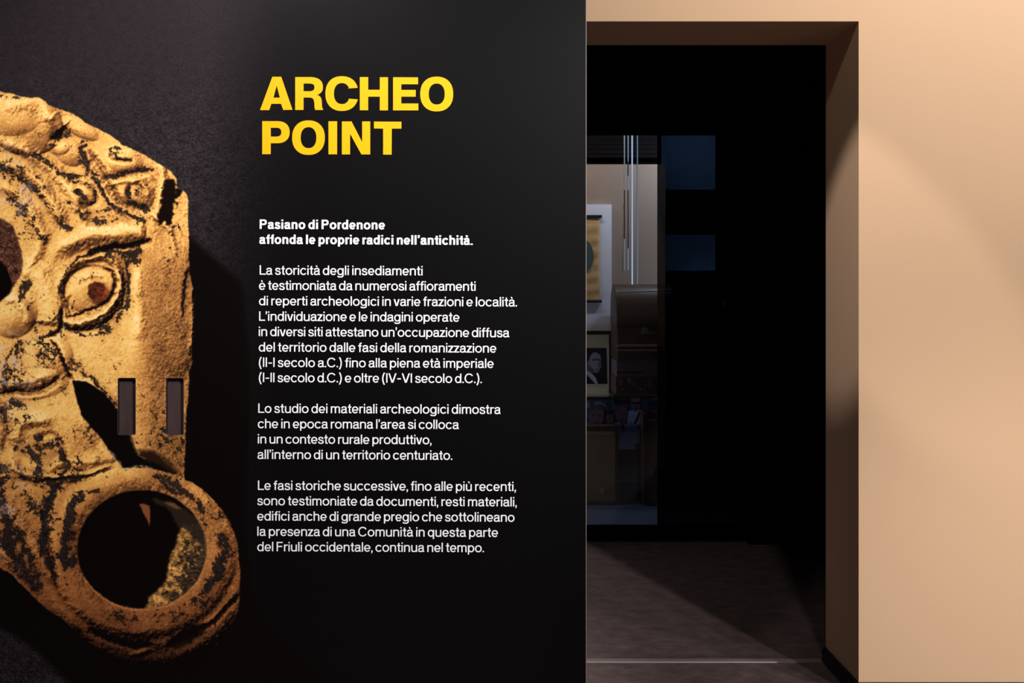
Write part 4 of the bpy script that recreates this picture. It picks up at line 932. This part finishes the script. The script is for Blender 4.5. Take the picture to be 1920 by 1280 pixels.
def suitcase(x0, y0, x1, Yf, depth, label, mt, latch=None):
    a, b = at(x0, y0, Yf), at(x1, y0, Yf)
    t = thing('suitcase', ((a.x+b.x)/2, Yf+depth/2, GZ0), label, 'suitcase', 'old suitcases on the case floor')
    zz0, zz1 = GZ0+.001, a.z
    m = MB(); m.prism(rounded(a.x, zz0, b.x, zz1, .028, 6), Yf, Yf+depth); m.build('shell', mt, t, bevel=.006)
    e = MB(); o = rounded(a.x-.001, zz0, b.x+.001, zz1+.001, .029, 6); i_ = rounded(a.x+.022, zz0+.022, b.x-.022, zz1-.022, .012, 6); n = len(o)
    vs = [(x, Yf-.003, z) for x, z in o]+[(x, Yf-.003, z) for x, z in i_]+[(x, Yf+.03, z) for x, z in o]+[(x, Yf+.001, z) for x, z in i_]
    e.add(vs, [(i, (i+1) % n, (i+1) % n+n, i+n) for i in range(n)]+[(i, i+2*n, (i+1) % n+2*n, (i+1) % n) for i in range(n)]+[(i+n, (i+1) % n+n, (i+1) % n+3*n, i+3*n) for i in range(n)])
    tag(e.build('edge_binding', edge, t), 'darker leather edge binding')
    s = MB(); s.box((a.x+.03, Yf-.0022, zz1-.040), (b.x-.03, Yf+.0005, zz1-.034)); s.build('seam', mat('pale_seam', srgb(140, 120, 96), .5), t)
    if latch:
        l = at(*latch, Yf); lm = MB().box((l.x-.013, Yf-.008, l.z-.02), (l.x+.013, Yf+.001, l.z+.004)).box((l.x-.006, Yf-.012, l.z-.004), (l.x+.006, Yf-.007, l.z+.016)); lm.build('latch', brass, t, bevel=.001)
    return t
suitcase(1035, 800.5, 1160, 4.76, .11, 'olive brown old suitcase standing at the left under the portrait', leather2, (1129, 918))
suitcase(1206.5, 775, 1300, 4.74, .125, 'taller dark brown suitcase at the right of the group photograph', mat('dark_brown_leather', srgb(84, 66, 56), .5, 0, .4, (14, .25)))

# thin glowing strips added for tube reflections in the glass, and a beaded cord
strip_backing = mat('reflection_strip_backing', (.42, .34, .28), .4, .6)
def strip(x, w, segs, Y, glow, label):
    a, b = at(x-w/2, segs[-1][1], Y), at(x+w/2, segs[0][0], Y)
    t = thing('reflection_strip', (a.x, Y, a.z), label, 'reflection', 'reflection strips in the case')
    m_ = mat('cool_reflection_glow', (.3, .35, .4), .4, 0, .5, None, None, ((.50, .68, 1.0), glow))  # emission stands for the reflected tube light
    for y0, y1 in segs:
        p, q = at(x-w/2, y1, Y), at(x+w/2, y0, Y); MB().box((p.x, Y, p.z), (q.x, Y+.004, q.z)).build('glow_bar', m_, t)
    MB().box((a.x-.0005, Y+.004, a.z), (b.x+.0005, Y+.012, b.z)).build('reflection_backing', strip_backing, t)
strip(1185.6, 2.3, [(236, 533)], 4.50, .72, 'brightest thin bluish glowing reflection strip, third from the left')
strip(1195.4, 1.7, [(236, 533)], 4.50, .24, 'thin bluish glowing reflection strip furthest right in the case')
strip(1171.2, 1.7, [(236, 356), (448, 506)], 4.52, .24, 'thin bluish glowing reflection strip furthest left, beside the cord')
strip(1178.0, 1.6, [(236, 302), (330, 356), (466, 506)], 4.52, .30, 'thin broken bluish glowing reflection strip second from the left')
cord = MB()
for k in range(64):
    y = 381+126*k/63; p = at(1169.2-2.2*max(0, (k-20)/43), y, 4.55); cord.ball(p, .0042, 4)
tag(cord.build('beaded_cord', brass, smooth=True), 'hanging gold beaded cord left of the reflection strips', 'cord')
